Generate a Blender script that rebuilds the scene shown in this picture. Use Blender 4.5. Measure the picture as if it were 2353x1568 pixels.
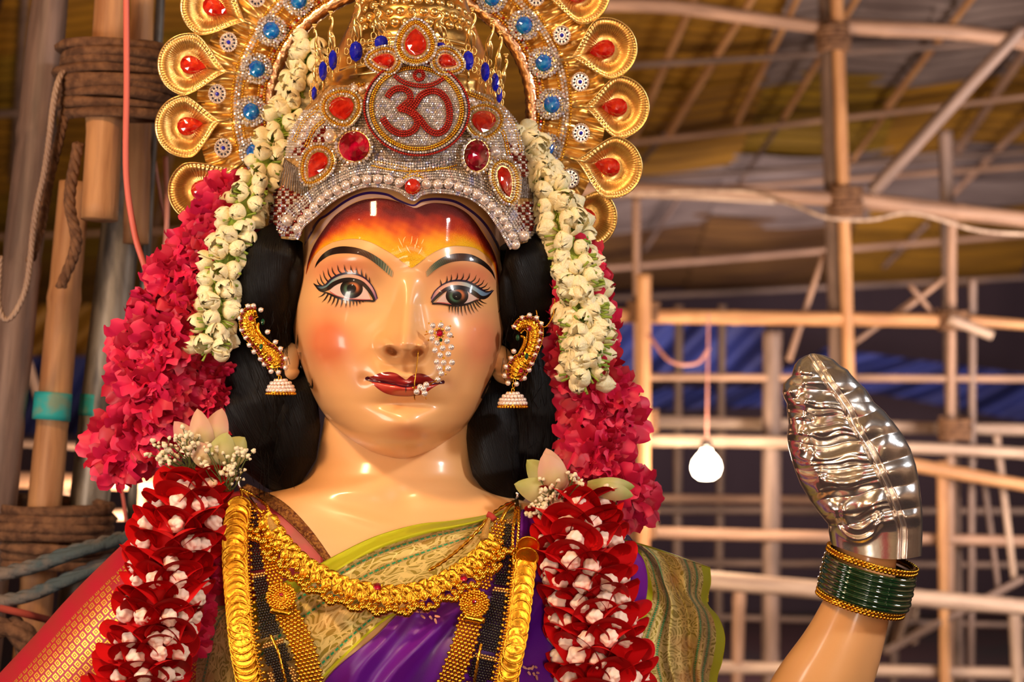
import bpy, math, random
import numpy as np
from mathutils import Vector, Matrix, Quaternion

for o in list(bpy.data.objects): bpy.data.objects.remove(o)
SC = bpy.context.scene
COL = SC.collection
PI = math.pi
R = math.radians
D, CX, CY, H0 = 4.6, 1176.5, 784.0, 2.6      # camera distance to the statue's axis, image centre, camera height

def W(px, py, y=0.0):
    s = (D + y) / D
    return Vector(((px - CX) / 1000 * s, y, H0 + (CY - py) / 1000 * s))
def WA(px, py, y):
    px, py, y = np.broadcast_arrays(np.asarray(px, float), np.asarray(py, float), np.asarray(y, float))
    s = (D + y) / D
    return np.stack([(px - CX) / 1000 * s, y, H0 + (CY - py) / 1000 * s], -1)

# ---------------------------------------------------------------- camera, world, lamps, exposure
cam_d = bpy.data.cameras.new('camera'); cam = bpy.data.objects.new('camera', cam_d); COL.objects.link(cam)
cam.location = (0, -D, H0); cam.rotation_euler = (PI / 2, 0, 0)
cam_d.sensor_width = 36; cam_d.lens = 36 * D / 2.353; cam_d.clip_end = 100
cam_d.dof.use_dof = True; cam_d.dof.focus_distance = D - 0.27; cam_d.dof.aperture_fstop = 2.6
SC.camera = cam
wd = bpy.data.worlds.new('night'); SC.world = wd; wd.use_nodes = True
wd.node_tree.nodes['Background'].inputs[0].default_value = (0.75, 0.62, 0.62, 1)
wd.node_tree.nodes['Background'].inputs[1].default_value = 0.08
def area(name, loc, target, size, power, col, sy=None):
    l = bpy.data.lights.new(name, 'AREA'); l.shape = 'RECTANGLE'; l.size = size; l.size_y = sy or size
    l.energy = power; l.color = col
    o = bpy.data.objects.new(name, l); COL.objects.link(o); o.location = loc
    o.rotation_euler = (Vector(target) - Vector(loc)).to_track_quat('-Z', 'Y').to_euler()
    return o
def point(name, loc, power, col, rad=0.06):
    l = bpy.data.lights.new(name, 'POINT'); l.energy = power; l.color = col; l.shadow_soft_size = rad
    o = bpy.data.objects.new(name, l); COL.objects.link(o); o.location = loc
    return o
FACE = (-0.2, -0.25, 2.65)
area('flood_lamp', (2.4, -2.1, 4.3), FACE, 0.3, 62, (1, 0.93, 0.88))
area('warm_flood_lamp', (-1.6, -2.1, 4.8), FACE, 0.3, 80, (1, 0.60, 0.30))
_lf = area('low_fill_light', (0.5, -4.7, 2.2), (-.05, -.3, 1.75), 0.5, 2.6, (1, 0.84, 0.70)); _lf.data.spread = R(34)  # fill light added low in front to brighten the chest and saree
area('side_lamp', (3.2, 0.3, 3.5), (0.3, 0, 2.7), 0.4, 14, (0.92, 0.94, 1.0))
for i, (x, y, z) in enumerate([(-1.5, -4.5, 3.9), (-0.5, -5.0, 4.3), (0.5, -4.8, 4.1), (1.6, -4.2, 3.6), (-2.6, -2.0, 4.2), (2.9, -2.0, 2.6)]):
    point('added_sparkle_light', (x, y, z), 6, (1, 0.74, 0.48), 0.05)  # unseen point lights, added to put sparkle on the jewellery
area('added_hall_light', (3.6, 1.2, 1.4), (2.7, 7, 3.6), 1.2, 85, (1, 0.76, 0.60))  # unseen light added to brighten the right scaffold and roof
area('added_hall_light', (-1.2, 3.2, 1.6), (-0.5, 6, 4.0), 1.0, 130, (1, 0.70, 0.42))  # unseen light added to lift the roof on the left
area('added_hall_light', (-1.9, -1.2, 2.5), (-1.3, 1.0, 2.9), 0.6, 22, (1, 0.86, 0.74))  # unseen light added to brighten the left posts
area('added_hall_light', (1.5, 8.8, 2.0), (3.0, 14, 1.5), 1.5, 130, (1, 0.84, 0.78))  # unseen light added to brighten the back wall
SC.view_settings.view_transform = 'Standard'; SC.view_settings.look = 'None'
SC.view_settings.exposure = -0.12; SC.view_settings.gamma = 1.0; SC.view_settings.use_curve_mapping = False

area('added_hall_light', (3.3, 3.0, 2.3), (2.9, 9.0, 5.4), 1.2, 190, (1, .86, .76))  # unseen light added to brighten the roof sheets at right

# ---------------------------------------------------------------- helpers
rnd = random.Random(7); nr = np.random.default_rng(7)
WL = {}; WM = {}                                           # world location of every object built here
def srgb(r, g, b):
    f = lambda c: (c / 255 / 12.92) if c / 255 <= 0.04045 else ((c / 255 + 0.055) / 1.055) ** 2.4
    return (f(r), f(g), f(b), 1)
def tag(o, label=None, cat=None, group=None, kind=None):
    if label: o['label'] = label
    if cat: o['category'] = cat
    if group: o['group'] = group
    if kind: o['kind'] = kind
    return o
def empty(name, loc, label, cat, group=None):
    o = bpy.data.objects.new(name, None); COL.objects.link(o); o.location = loc; o.empty_display_size = 0.05
    WL[o] = Vector(loc); return tag(o, label, cat, group)
def mesh(name, V, F, mats=None, smooth=True, cols=None, fm=None, uvs=None):
    """V (n,3); F array (m,3|4) or list of such arrays / list of polygons; cols (n,3) linear vertex colours; fm face material index"""
    V = np.asarray(V, np.float32)
    if isinstance(F, np.ndarray): F = [F]
    if len(F) and not isinstance(F[0], np.ndarray):
        F = [np.array([f]) for f in F]
    F = [f for f in F if len(f)]
    me = bpy.data.meshes.new(name)
    tot = np.concatenate([np.full(len(f), f.shape[1]) for f in F]); loops = np.concatenate([f.ravel() for f in F]).astype(np.int32)
    st = np.concatenate([[0], np.cumsum(tot)[:-1]]).astype(np.int32)
    me.vertices.add(len(V)); me.vertices.foreach_set('co', V.ravel())
    me.loops.add(len(loops)); me.loops.foreach_set('vertex_index', loops)
    me.polygons.add(len(tot)); me.polygons.foreach_set('loop_start', st)
    me.polygons.foreach_set('use_smooth', np.full(len(tot), bool(smooth)))
    if fm is not None: me.polygons.foreach_set('material_index', np.asarray(fm, np.int32))
    if mats is not None:
        for m in (mats if isinstance(mats, (list, tuple)) else [mats]): me.materials.append(m)
    me.update(calc_edges=True)
    if cols is not None:
        a = me.color_attributes.new('Col', 'FLOAT_COLOR', 'POINT')
        c = np.ones((len(V), 4), np.float32); c[:, :3] = cols; a.data.foreach_set('color', c.ravel())
    if uvs is not None:
        u = me.uv_layers.new(name='UVMap'); u.data.foreach_set('uv', np.asarray(uvs, np.float32)[loops].ravel())
    return me
def place(name, me, parent=None, M=None, loc=None, **kw):
    o = bpy.data.objects.new(name, me); COL.objects.link(o)
    if M is not None: L, Q, S = M.decompose()
    else: L, Q, S = Vector(loc or (0, 0, 0)), Quaternion(), Vector((1, 1, 1))
    WL[o] = L.copy()
    if M is not None: WM[o] = M.copy()
    if parent is not None:
        o.parent = parent
        if parent in WM: L, Q, S = (WM[parent].inverted() @ (M if M is not None else Matrix.Translation(L))).decompose()
        else: L = L - WL[parent]
    o.location = L; o.rotation_mode = 'QUATERNION'; o.rotation_quaternion = Q; o.scale = S
    return tag(o, **kw)
def obj(name, V, F, mat, parent=None, smooth=True, cols=None, fm=None, uvs=None, origin=None, **kw):
    V = np.asarray(V, float)
    c = V.mean(0) if origin is None else np.array(origin, float)
    return place(name, mesh(name, V - c, F, mat, smooth, cols, fm, uvs), parent, None, Vector(c), **kw)
def join(parts):
    """join (V,F) pairs; F arrays"""
    Vs, Fs, n = [], [], 0
    for V, F in parts:
        V = np.asarray(V, float)
        for f in (F if isinstance(F, list) else [F]): Fs.append(np.asarray(f) + n)
        Vs.append(V); n += len(V)
    by = {}
    for f in Fs: by.setdefault(f.shape[1], []).append(f)
    return np.concatenate(Vs), [np.concatenate(v) for v in by.values()]
def grid_faces(nu, nv, wrap=False):
    i = np.arange(nu - (0 if wrap else 1)); j = np.arange(nv - 1)
    I, J = np.meshgrid(i, j, indexing='ij'); I2 = (I + 1) % nu
    return np.stack([I * nv + J, I2 * nv + J, I2 * nv + J + 1, I * nv + J + 1], -1).reshape(-1, 4)
def ico(sub=1):
    t = (1 + 5 ** .5) / 2
    V = [(-1, t, 0), (1, t, 0), (-1, -t, 0), (1, -t, 0), (0, -1, t), (0, 1, t), (0, -1, -t), (0, 1, -t), (t, 0, -1), (t, 0, 1), (-t, 0, -1), (-t, 0, 1)]
    F = [(0, 11, 5), (0, 5, 1), (0, 1, 7), (0, 7, 10), (0, 10, 11), (1, 5, 9), (5, 11, 4), (11, 10, 2), (10, 7, 6), (7, 1, 8), (3, 9, 4), (3, 4, 2), (3, 2, 6), (3, 6, 8), (3, 8, 9), (4, 9, 5), (2, 4, 11), (6, 2, 10), (8, 6, 7), (9, 8, 1)]
    V = [np.array(v, float) / np.linalg.norm(v) for v in V]
    for _ in range(sub):
        c = {}; G = []
        def mid(a, b):
            k = (min(a, b), max(a, b))
            if k not in c: m = V[a] + V[b]; V.append(m / np.linalg.norm(m)); c[k] = len(V) - 1
            return c[k]
        for a, b, d in F:
            x, y, z = mid(a, b), mid(b, d), mid(d, a); G += [(a, x, z), (b, y, x), (d, z, y), (x, y, z)]
        F = G
    return np.array(V), np.array(F)
ICO0, ICO1, ICO2, ICO3 = ico(0), ico(1), ico(2), ico(3)
def stone_tmpl():                                # small cut crystal: table, girdle; looks to -Y
    a = np.arange(6) * PI / 3
    V = [(math.cos(t) * .55, -.75, math.sin(t) * .55) for t in a] + [(math.cos(t + .52), -.2, math.sin(t + .52)) for t in a] + [(math.cos(t + .52), .4, math.sin(t + .52)) for t in a]
    F4 = [(i, 6 + i, 6 + (i + 5) % 6) for i in range(6)] + [(i, (i + 1) % 6, 6 + i) for i in range(6)]
    F4 += [(0, 5, 4), (0, 4, 3), (0, 3, 2), (0, 2, 1)]
    for i in range(6): j = (i + 1) % 6; F4 += [(6 + i, 6 + j, 12 + j), (6 + i, 12 + j, 12 + i)]
    return np.array(V), np.array(F4)[:, ::-1]
STONE = stone_tmpl()
def scatter(tmpl, P, r, jit=0.0, rot=True):
    """copies of a template at points P (n,3), radius r (scalar or (n,) or (n,3))"""
    V, F = tmpl; P = np.asarray(P, float); n = len(P)
    r = np.asarray(r, float)
    if r.ndim == 0: r = np.full((n, 3), float(r))
    if r.ndim == 1: r = np.repeat(r[:, None], 3, 1)
    T = np.repeat(V[None], n, 0)
    if jit:
        ang = nr.normal(0, jit, (n, 2))
        ca, sa = np.cos(ang[:, 0])[:, None], np.sin(ang[:, 0])[:, None]; cb, sb = np.cos(ang[:, 1])[:, None], np.sin(ang[:, 1])[:, None]
        x, y, z = T[..., 0], T[..., 1], T[..., 2]
        y, z = y * ca - z * sa, y * sa + z * ca
        x, y = x * cb - y * sb, x * sb + y * cb
        T = np.stack([x, y, z], -1)
    T = T * r[:, None, :] + P[:, None, :]
    return T.reshape(-1, 3), (F[None] + (np.arange(n) * len(V))[:, None, None]).reshape(-1, F.shape[1])
def crom(P, n):
    """smooth resampling of a polyline to n points, evenly by length"""
    P = np.asarray(P, float)
    Q = np.vstack([2 * P[0] - P[1], P, 2 * P[-1] - P[-2]]); out = []
    for i in range(1, len(Q) - 2):
        t = np.linspace(0, 1, 12, endpoint=False)[:, None]
        a, b, c, d = Q[i - 1:i + 3]
        out.append(.5 * (2 * b + (c - a) * t + (2 * a - 5 * b + 4 * c - d) * t ** 2 + (3 * b - a - 3 * c + d) * t ** 3))
    out = np.vstack(out + [P[-1:]])
    return lin(out, n)
def lin(P, n):
    P = np.asarray(P, float)
    L = np.concatenate([[0], np.cumsum(np.linalg.norm(np.diff(P[:, :2] if P.shape[1] < 3 else P[:, :3], axis=0), axis=1))])
    t = np.linspace(0, L[-1], n)
    return np.stack([np.interp(t, L, P[:, k]) for k in range(P.shape[1])], 1)
def plen(P): P = np.asarray(P, float); return np.linalg.norm(np.diff(P, axis=0), axis=1).sum()
def tube(P, r, n=10, cap=True, twist=0.0, lobes=0, amp=0.0, flat=1.0):
    """tube along world points P (m,3), radius r scalar/(m,)"""
    P = np.asarray(P, float); m = len(P); r = np.broadcast_to(np.asarray(r, float), (m,))
    T = np.gradient(P, axis=0); T /= np.linalg.norm(T, axis=1)[:, None] + 1e-12
    up = np.array([0, 1.0, 0]) if abs(T[0][1]) < .9 else np.array([1.0, 0, 0])
    N = np.zeros_like(P); v = up - T[0] * (up @ T[0]); v /= np.linalg.norm(v)
    for i in range(m):
        v = v - T[i] * (v @ T[i]); v /= np.linalg.norm(v) + 1e-12; N[i] = v
    B = np.cross(T, N); th = np.arange(n) / n * 2 * PI
    ph = th[None, :] * 1.0
    rr = r[:, None] * (1 + amp * np.cos(lobes * (th[None, :] + twist * np.linspace(0, 1, m)[:, None])))
    V = P[:, None] + rr[..., None] * (np.cos(ph)[..., None] * N[:, None] * flat + np.sin(ph)[..., None] * B[:, None])
    V = V.transpose(1, 0, 2).reshape(-1, 3); F = grid_faces(n, m, True)[:, ::-1]
    if not cap: return V, [F]
    e = np.array([[i * m for i in range(n)][::1], [i * m + m - 1 for i in range(n)][::-1]])
    return V, [F, e]
def box(c, s, M=None):
    V = np.array([(x, y, z) for x in (-1, 1) for y in (-1, 1) for z in (-1, 1)], float) * np.array(s) / 2
    if M is not None: V = V @ np.array(M.to_3x3()).T
    return V + np.array(c), np.array([(0, 1, 3, 2), (4, 6, 7, 5), (0, 4, 5, 1), (2, 3, 7, 6), (0, 2, 6, 4), (1, 5, 7, 3)])
def G(x, y, cx, cy, sx, sy, rot=0.0):
    dx, dy = x - cx, y - cy
    if rot: c, s = math.cos(rot), math.sin(rot); dx, dy = dx * c + dy * s, -dx * s + dy * c
    return np.exp(-.5 * ((dx / sx) ** 2 + (dy / sy) ** 2))
def noise1(n, k, seed=0):
    g = np.random.default_rng(seed); c = g.normal(0, 1, k + 3); x = np.linspace(0, k, n); i = x.astype(int); f = x - i; f = f * f * (3 - 2 * f)
    return c[i] * (1 - f) + c[i + 1] * f
def ss(a, b, x): t = np.clip((x - a) / (b - a), 0, 1); return t * t * (3 - 2 * t)

# ---------------------------------------------------------------- materials
def mat(name, col, rough=.5, metal=0.0, coat=0.0, trans=0.0, ior=1.45, vcol=False, noise=None, bump=None, sss=0.0, spec=.5, sheen=0.0, island=None, emit=None):
    """noise=(colour2, scale, lo, hi, stretch) mixes a second colour; bump=(scale, strength, stretch, detail)"""
    m = bpy.data.materials.new(name); m.use_nodes = True; nt = m.node_tree; N = nt.nodes; L = nt.links; b = N['Principled BSDF']
    b.inputs['Base Color'].default_value = col; b.inputs['Roughness'].default_value = rough; b.inputs['Metallic'].default_value = metal
    b.inputs['Coat Weight'].default_value = coat; b.inputs['Coat Roughness'].default_value = .06
    b.inputs['Transmission Weight'].default_value = trans; b.inputs['IOR'].default_value = ior; b.inputs['Specular IOR Level'].default_value = spec
    if sss: b.inputs['Subsurface Weight'].default_value = sss; b.inputs['Subsurface Scale'].default_value = .02; b.inputs['Subsurface Radius'].default_value = (1, .5, .3)
    if sheen: b.inputs['Sheen Weight'].default_value = sheen
    src = None
    if vcol:
        a = N.new('ShaderNodeVertexColor'); a.layer_name = 'Col'; src = a.outputs[0]
    tc = N.new('ShaderNodeTexCoord')
    def mp(stretch):
        k = N.new('ShaderNodeMapping'); k.inputs['Scale'].default_value = stretch or (1, 1, 1); L.new(tc.outputs['Object'], k.inputs[0]); return k.outputs[0]
    if noise:
        c2, sc_, lo, hi = noise[:4]; n = N.new('ShaderNodeTexNoise'); n.inputs['Scale'].default_value = sc_; n.inputs['Detail'].default_value = 5
        L.new(mp(noise[4] if len(noise) > 4 else None), n.inputs['Vector'])
        r = N.new('ShaderNodeMapRange'); r.inputs[1].default_value = lo; r.inputs[2].default_value = hi; L.new(n.outputs[0], r.inputs[0])
        x = N.new('ShaderNodeMix'); x.data_type = 'RGBA'; L.new(r.outputs[0], x.inputs[0])
        if src: L.new(src, x.inputs[6])
        else: x.inputs[6].default_value = col
        x.inputs[7].default_value = c2; src = x.outputs[2]
    if island:
        g = N.new('ShaderNodeNewGeometry'); r = N.new('ShaderNodeValToRGB'); r.color_ramp.interpolation = 'LINEAR'
        while len(r.color_ramp.elements) < len(island): r.color_ramp.elements.new(.5)
        for e, (p, c) in zip(r.color_ramp.elements, island): e.position = p; e.color = c
        L.new(g.outputs['Random Per Island'], r.inputs[0]); src = r.outputs[0]
    if src: L.new(src, b.inputs['Base Color'])
    if bump:
        n = N.new('ShaderNodeTexNoise'); n.inputs['Scale'].default_value = bump[0]; n.inputs['Detail'].default_value = bump[3] if len(bump) > 3 else 4
        L.new(mp(bump[2] if len(bump) > 2 else None), n.inputs['Vector'])
        u = N.new('ShaderNodeBump'); u.inputs['Strength'].default_value = bump[1]; u.inputs['Distance'].default_value = .004
        L.new(n.outputs[0], u.inputs['Height']); L.new(u.outputs[0], b.inputs['Normal'])
    if emit: b.inputs['Emission Color'].default_value = emit[0]; b.inputs['Emission Strength'].default_value = emit[1]
    return m
GOLD = mat('gold', srgb(236, 178, 52), .22, 1.0, bump=(160, .25))
GOLDB = mat('gold_bead', srgb(240, 184, 58), .2, 1.0)
PALEGOLD = mat('pale_gold', srgb(246, 208, 132), .27, .92)
FOIL = mat('gold_foil', srgb(250, 214, 140), .36, .9, bump=(35, .9, (1, 1, 1), 3))
SILVER = mat('silver', srgb(250, 246, 240), .2, .96, bump=(40, .15))
CRYST = mat('crystal', srgb(215, 212, 210), .16, .6, island=[(0, srgb(176, 170, 168)), (.35, srgb(228, 222, 216)), (.8, srgb(250, 246, 242)), (.93, srgb(190, 200, 250)), (1, srgb(255, 215, 180))])  # random bluish and peach stones stand in for coloured sparkle
REDBEAD = mat('red_bead', srgb(168, 38, 26), .25, .6)
PEARL = mat('pearl', srgb(250, 236, 228), .22, .55, coat=1)
REDGEM = mat('red_gem', srgb(176, 12, 10), .08, 0, coat=1, trans=.25, ior=1.6, noise=(srgb(222, 44, 24), 60, .4, .65))
DARKGEM = mat('ruby_gem', srgb(120, 0, 22), .05, 0, coat=1, trans=.3, ior=1.6, noise=(srgb(210, 0, 60), 40, .45, .65))
BLUEGEM = mat('blue_gem', srgb(0, 92, 205), .08, 0, coat=1, trans=.2, ior=1.6, noise=(srgb(0, 150, 235), 50, .45, .65))
DBLUEGEM = mat('deep_blue_gem', srgb(20, 30, 190), .12, 0, coat=.6)
GREENGEM = mat('green_gem', srgb(6, 70, 44), .1, 0, coat=1)
BLACK = mat('black_bead', srgb(22, 16, 16), .2, 0, coat=.5)
# ================================================================ the setting: hall, scaffold, roof
def simple_quad(P): return np.array(P, float), np.array([[0, 1, 2, 3]])
V, F = simple_quad([(-14, -7, 0), (18, -7, 0), (18, 15, 0), (-14, 15, 0)])
obj('floor', V, F, mat('ground', srgb(70, 38, 42), .9, noise=(srgb(52, 40, 44), .6, .4, .6)), kind='structure', origin=(0, 0, 0))
V, F = box((2, 14.6, 3.5), (32, .1, 7))
obj('wall_back', V, F, mat('back_cloth', srgb(92, 74, 84), .9, noise=(srgb(66, 52, 64), .5, .35, .65, (1, 1, .2))), kind='structure')

BAM = []
for i, (a, b_) in enumerate([((168, 132, 110), (128, 98, 82)), ((196, 146, 100), (156, 108, 72)), ((132, 108, 98), (92, 74, 68)), ((188, 162, 142), (142, 116, 102))]):
    BAM.append(mat('bamboo_%d' % i, srgb(*a), .55, noise=(srgb(*b_), 5, .35, .65, (6, 6, .6)), bump=(30, .4, (4, 4, .5))))
ROPE = mat('coir_rope', srgb(128, 92, 66), .95, noise=(srgb(88, 60, 44), 40, .35, .65), bump=(130, .9))
def bamboo(a, b, r, m, parent=None, name='bamboo_pole', seed=0, nodes=0.38, bend=0.0, **kw):
    a, b = np.array(a), np.array(b); L = np.linalg.norm(b - a); n = max(6, int(L / .035)); n = min(n, 260)
    t = np.linspace(0, 1, n); P = a + (b - a) * t[:, None]
    seed = abs(int(seed)); g = np.random.default_rng(seed); ax = g.normal(0, 1, 3)
    P = P + (np.sin(t * PI)[:, None] * bend + np.sin(t * PI * 3 + seed)[:, None] * bend * .15) * np.array([0, 0, 1.0])
    s = t * L / nodes + g.uniform(); f = np.abs(s - np.round(s)) * nodes
    rr = r * (1 + .09 * np.exp(-(f / .012) ** 2) - .05 * np.exp(-((f - .022) / .012) ** 2)) * (1 - .12 * t)
    V, Fs = tube(P, rr, 12)
    if parent is not None: return obj(name, V, Fs, m, parent, **kw)
    Q = Vector(b - a).to_track_quat('Z', 'Y'); M = Matrix.Translation(Vector((a + b) / 2)) @ Q.to_matrix().to_4x4(); Mi = np.array(M.inverted())
    return place(name, mesh(name, V @ Mi[:3, :3].T + Mi[:3, 3], Fs, m), None, M, **kw)   # local Z runs along the pole, so the grain follows it
def pole_px(p, q, wpx, m, label, bend=0, seed=0, group=None, name='bamboo_pole', cat='bamboo pole'):
    """p,q=(px,py,y); wpx = width in pixels at mean depth"""
    ym = (p[2] + q[2]) / 2; r = wpx / 2000 * (D + ym) / D
    a, b = W(*p), W(*q)
    o = bamboo(a, b, r, BAM[m], seed=seed, bend=bend)
    return tag(o, label, cat, group)
def lashing(c, ax, r, h, label, turns=8, mat_=None, seed=0, group='rope lashings on the scaffold'):
    """coir rope wound round poles; c centre, ax axis, r radius, h height: one thing"""
    c = np.array(c); ax = np.array(ax, float); ax /= np.linalg.norm(ax); u = np.cross(ax, (0, 1, 0)); u /= np.linalg.norm(u); v = np.cross(ax, u)
    n = turns * 22; t = np.linspace(0, turns * 2 * PI, n); g = np.random.default_rng(seed)
    rad = r * (1 + noise1(n, turns * 3, seed) * .05)
    P = c + (np.cos(t) * rad)[:, None] * u + (np.sin(t) * rad)[:, None] * v + ((t / t[-1] - .5) * h + noise1(n, turns * 4, seed + 1) * h * .02)[:, None] * ax
    V, Fs = tube(P, h / turns * .62, 8, lobes=3, amp=.2, twist=turns * 40)
    return obj('rope_lashing', V, Fs, mat_ or ROPE, label=label, category=None) if False else tag(obj('rope_lashing', V, Fs, mat_ or ROPE), label, 'rope', group)

# --- roof: a plane through three points; everything on it found by crossing the sight line with that plane
_p0, _p1, _p2 = [np.array(W(*p)) for p in ((1500, 655, 12.0), (2353, 610, 11.6), (1800, -60, 6.6))]
_n = np.cross(_p1 - _p0, _p2 - _p0); _c = np.array(cam.location)
def roofP(px, py, off=0.0):
    d = np.array(W(px, py, 0)) - _c; t = ((_p0 - _c) @ _n) / (d @ _n); P = _c + d * t
    nn = _n / np.linalg.norm(_n); nn = nn if nn[2] > 0 else -nn
    return P + nn * off
def mat_sheet(name, a, b_):
    return mat(name, srgb(*a), .45, noise=(srgb(*b_), 1.2, .35, .65, (1, 3, 1)), bump=(8, .5))
SH = {'y': mat_sheet('mustard_tarp', (152, 108, 34), (118, 82, 30)), 'g': mat_sheet('grey_sheet', (128, 112, 108), (88, 74, 72)), 'o': mat_sheet('olive_tarp', (140, 108, 30), (104, 78, 26)), 'b': mat_sheet('brown_tarp', (108, 76, 44), (84, 58, 40)), 'w': mat_sheet('pale_sheet', (196, 190, 196), (150, 140, 144))}
def roof_sheet(q, m, label, k=0):
    """corrugated sheet over the quad q (four pixel points, clockwise from top left)"""
    C = [roofP(*p, off=.06 + .015 * (k % 3)) for p in q]; nu, nv = 12, 90
    u, v = np.meshgrid(np.linspace(0, 1, nu), np.linspace(0, 1, nv), indexing='ij'); u, v = u[..., None], v[..., None]
    P = (C[0] * (1 - u) + C[1] * u) * (1 - v) + (C[3] * (1 - u) + C[2] * u) * v
    nn = _n / np.linalg.norm(_n); L = np.linalg.norm(C[1] - C[0])
    P = P + nn * (np.sin(v * 2 * PI * 9) * .008 + np.sin(u * 5 + k) * .03)
    P2 = np.concatenate([P.reshape(-1, 3), (P + nn * .006).reshape(-1, 3)]); f = grid_faces(nu, nv)
    return tag(obj('roof_sheet', P2, np.concatenate([f, f[:, ::-1] + nu * nv]), SH[m]), label, 'roof sheet', 'sheets of the slanting roof')
xs = [-80, 420, 1000, 1400, 1750, 2100, 2500]; ys = [-140, 60, 225, 400, 540, 690]
cols = ['ybygg', 'yyyyo', 'yyybo', 'yyogo', 'ggyoo', 'ggygo']
names = {'y': 'mustard yellow', 'g': 'dusty grey', 'o': 'dull olive', 'b': 'brown', 'w': 'pale'}
where = ['top row', 'second row from the top', 'middle row', 'fourth row down', 'far lowest row']
wherec = ['at the far left', 'left of the crown', 'behind the crown', 'right of the crown', 'above the silver hand', 'at the right edge']
cols = [['y', 'o', 'y', 'o', 'y'], ['y', 'y', 'y', 'y', 'y'], ['y', 'y', 'y', 'y', 'b'], ['y', 'y', 'y', 'g', 'b'], ['g', 'g', 'o', 'g', 'b'], ['g', 'g', 'y', 'g', 'y']]
k = 0
for i in range(6):
    for j in range(5):
        x0, x1 = xs[i] - 12, xs[i + 1] + 12; y0, y1 = ys[j] - 10, ys[j + 1] + 12; sk = lambda y: (225 - y) * .35
        t = lambda x: -(x - 1500) * .045
        m = cols[i][j]; k += 1
        roof_sheet([(x0 + sk(y0), y0 + t(x0)), (x1 + sk(y0), y0 + t(x1)), (x1 + sk(y1), y1 + t(x1)), (x0 + sk(y1), y1 + t(x0))], m,
                   '%s corrugated roof sheet, %s, %s' % (names[m], where[j], wherec[i]), k)
def rafter(p, q, w, label, m=1, off=-.05):
    a, b = roofP(*p, off=off), roofP(*q, off=off); ym = (a[1] + b[1]) / 2
    o = bamboo(a, b, w / 2000 * (D + ym) / D, BAM[m], seed=int(p[0])); tag(o, label, 'bamboo pole', 'bamboo rafters under the roof')
for p, q, w, l, m in [((1455, 300), (1610, -60), 20, 'bamboo rafter rising steeply just right of the crown plumes', 1),
                   ((1535, 295), (1750, -60), 20, 'bamboo rafter, second to the right of the crown plumes', 1),
                   ((1690, 270), (1850, -60), 17, 'bamboo rafter between yellow and grey sheets', 1),
                   ((1800, 255), (1990, -60), 17, 'bamboo rafter just left of the tall double post', 1),
                   ((2035, 230), (2260, -60), 18, 'orange bamboo rafter right of the tall double post', 1),
                   ((1450, 380), (1530, 290), 14, 'short bamboo rafter low beside the plumes', 2),
                   ((1690, 420), (1800, 255), 12, 'thin dark rafter behind the yellow band', 2),
                   ((1940, 380), (2140, 90), 14, 'thin rafter crossing the grey sheets at right', 1),
                   ((2200, 330), (2380, 60), 22, 'bamboo rafter near the upper right corner', 0),
                   ((2190, 430), (2380, 240), 18, 'pale bamboo rafter at the right edge', 0),
                   ((1480, 560), (1560, 440), 12, 'faint rafter low over the dark hall', 2),
                   ((2030, 600), (2130, 500), 12, 'faint rafter over the far eaves', 2),
                   ((30, 400), (60, -60), 20, 'bamboo rafter seen between the left posts', 2),
                   ((330, 640), (420, 200), 14, 'bamboo rafter left of the gold plumes', 0)]:
    rafter(p, q, w, l, m)
for p, q, w, l, m in [((1300, 318), (2420, 185), 15, 'pale roof purlin crossing behind the upper plumes', 0),
                   ((1300, 128), (2420, 60), 16, 'grey roof purlin near the top edge', 2),
                   ((1300, 397), (2420, 318), 12, 'dark roof purlin across the yellow band', 2),
                   ((1300, 430), (2420, 350), 15, 'pale roof purlin below the dark one', 0),
                   ((1300, 600), (2420, 508), 15, 'roof purlin low over the dark hall', 0),
                   ((1300, 668), (2420, 610), 14, 'eaves purlin at the far end of the roof', 2),
                   ((-60, 235), (420, 205), 18, 'roof purlin behind the left posts', 2),
                   ((-60, 520), (520, 500), 14, 'lower roof purlin behind the left posts', 0)]:
    rafter(p, q, w, l, m, -.09)
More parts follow.
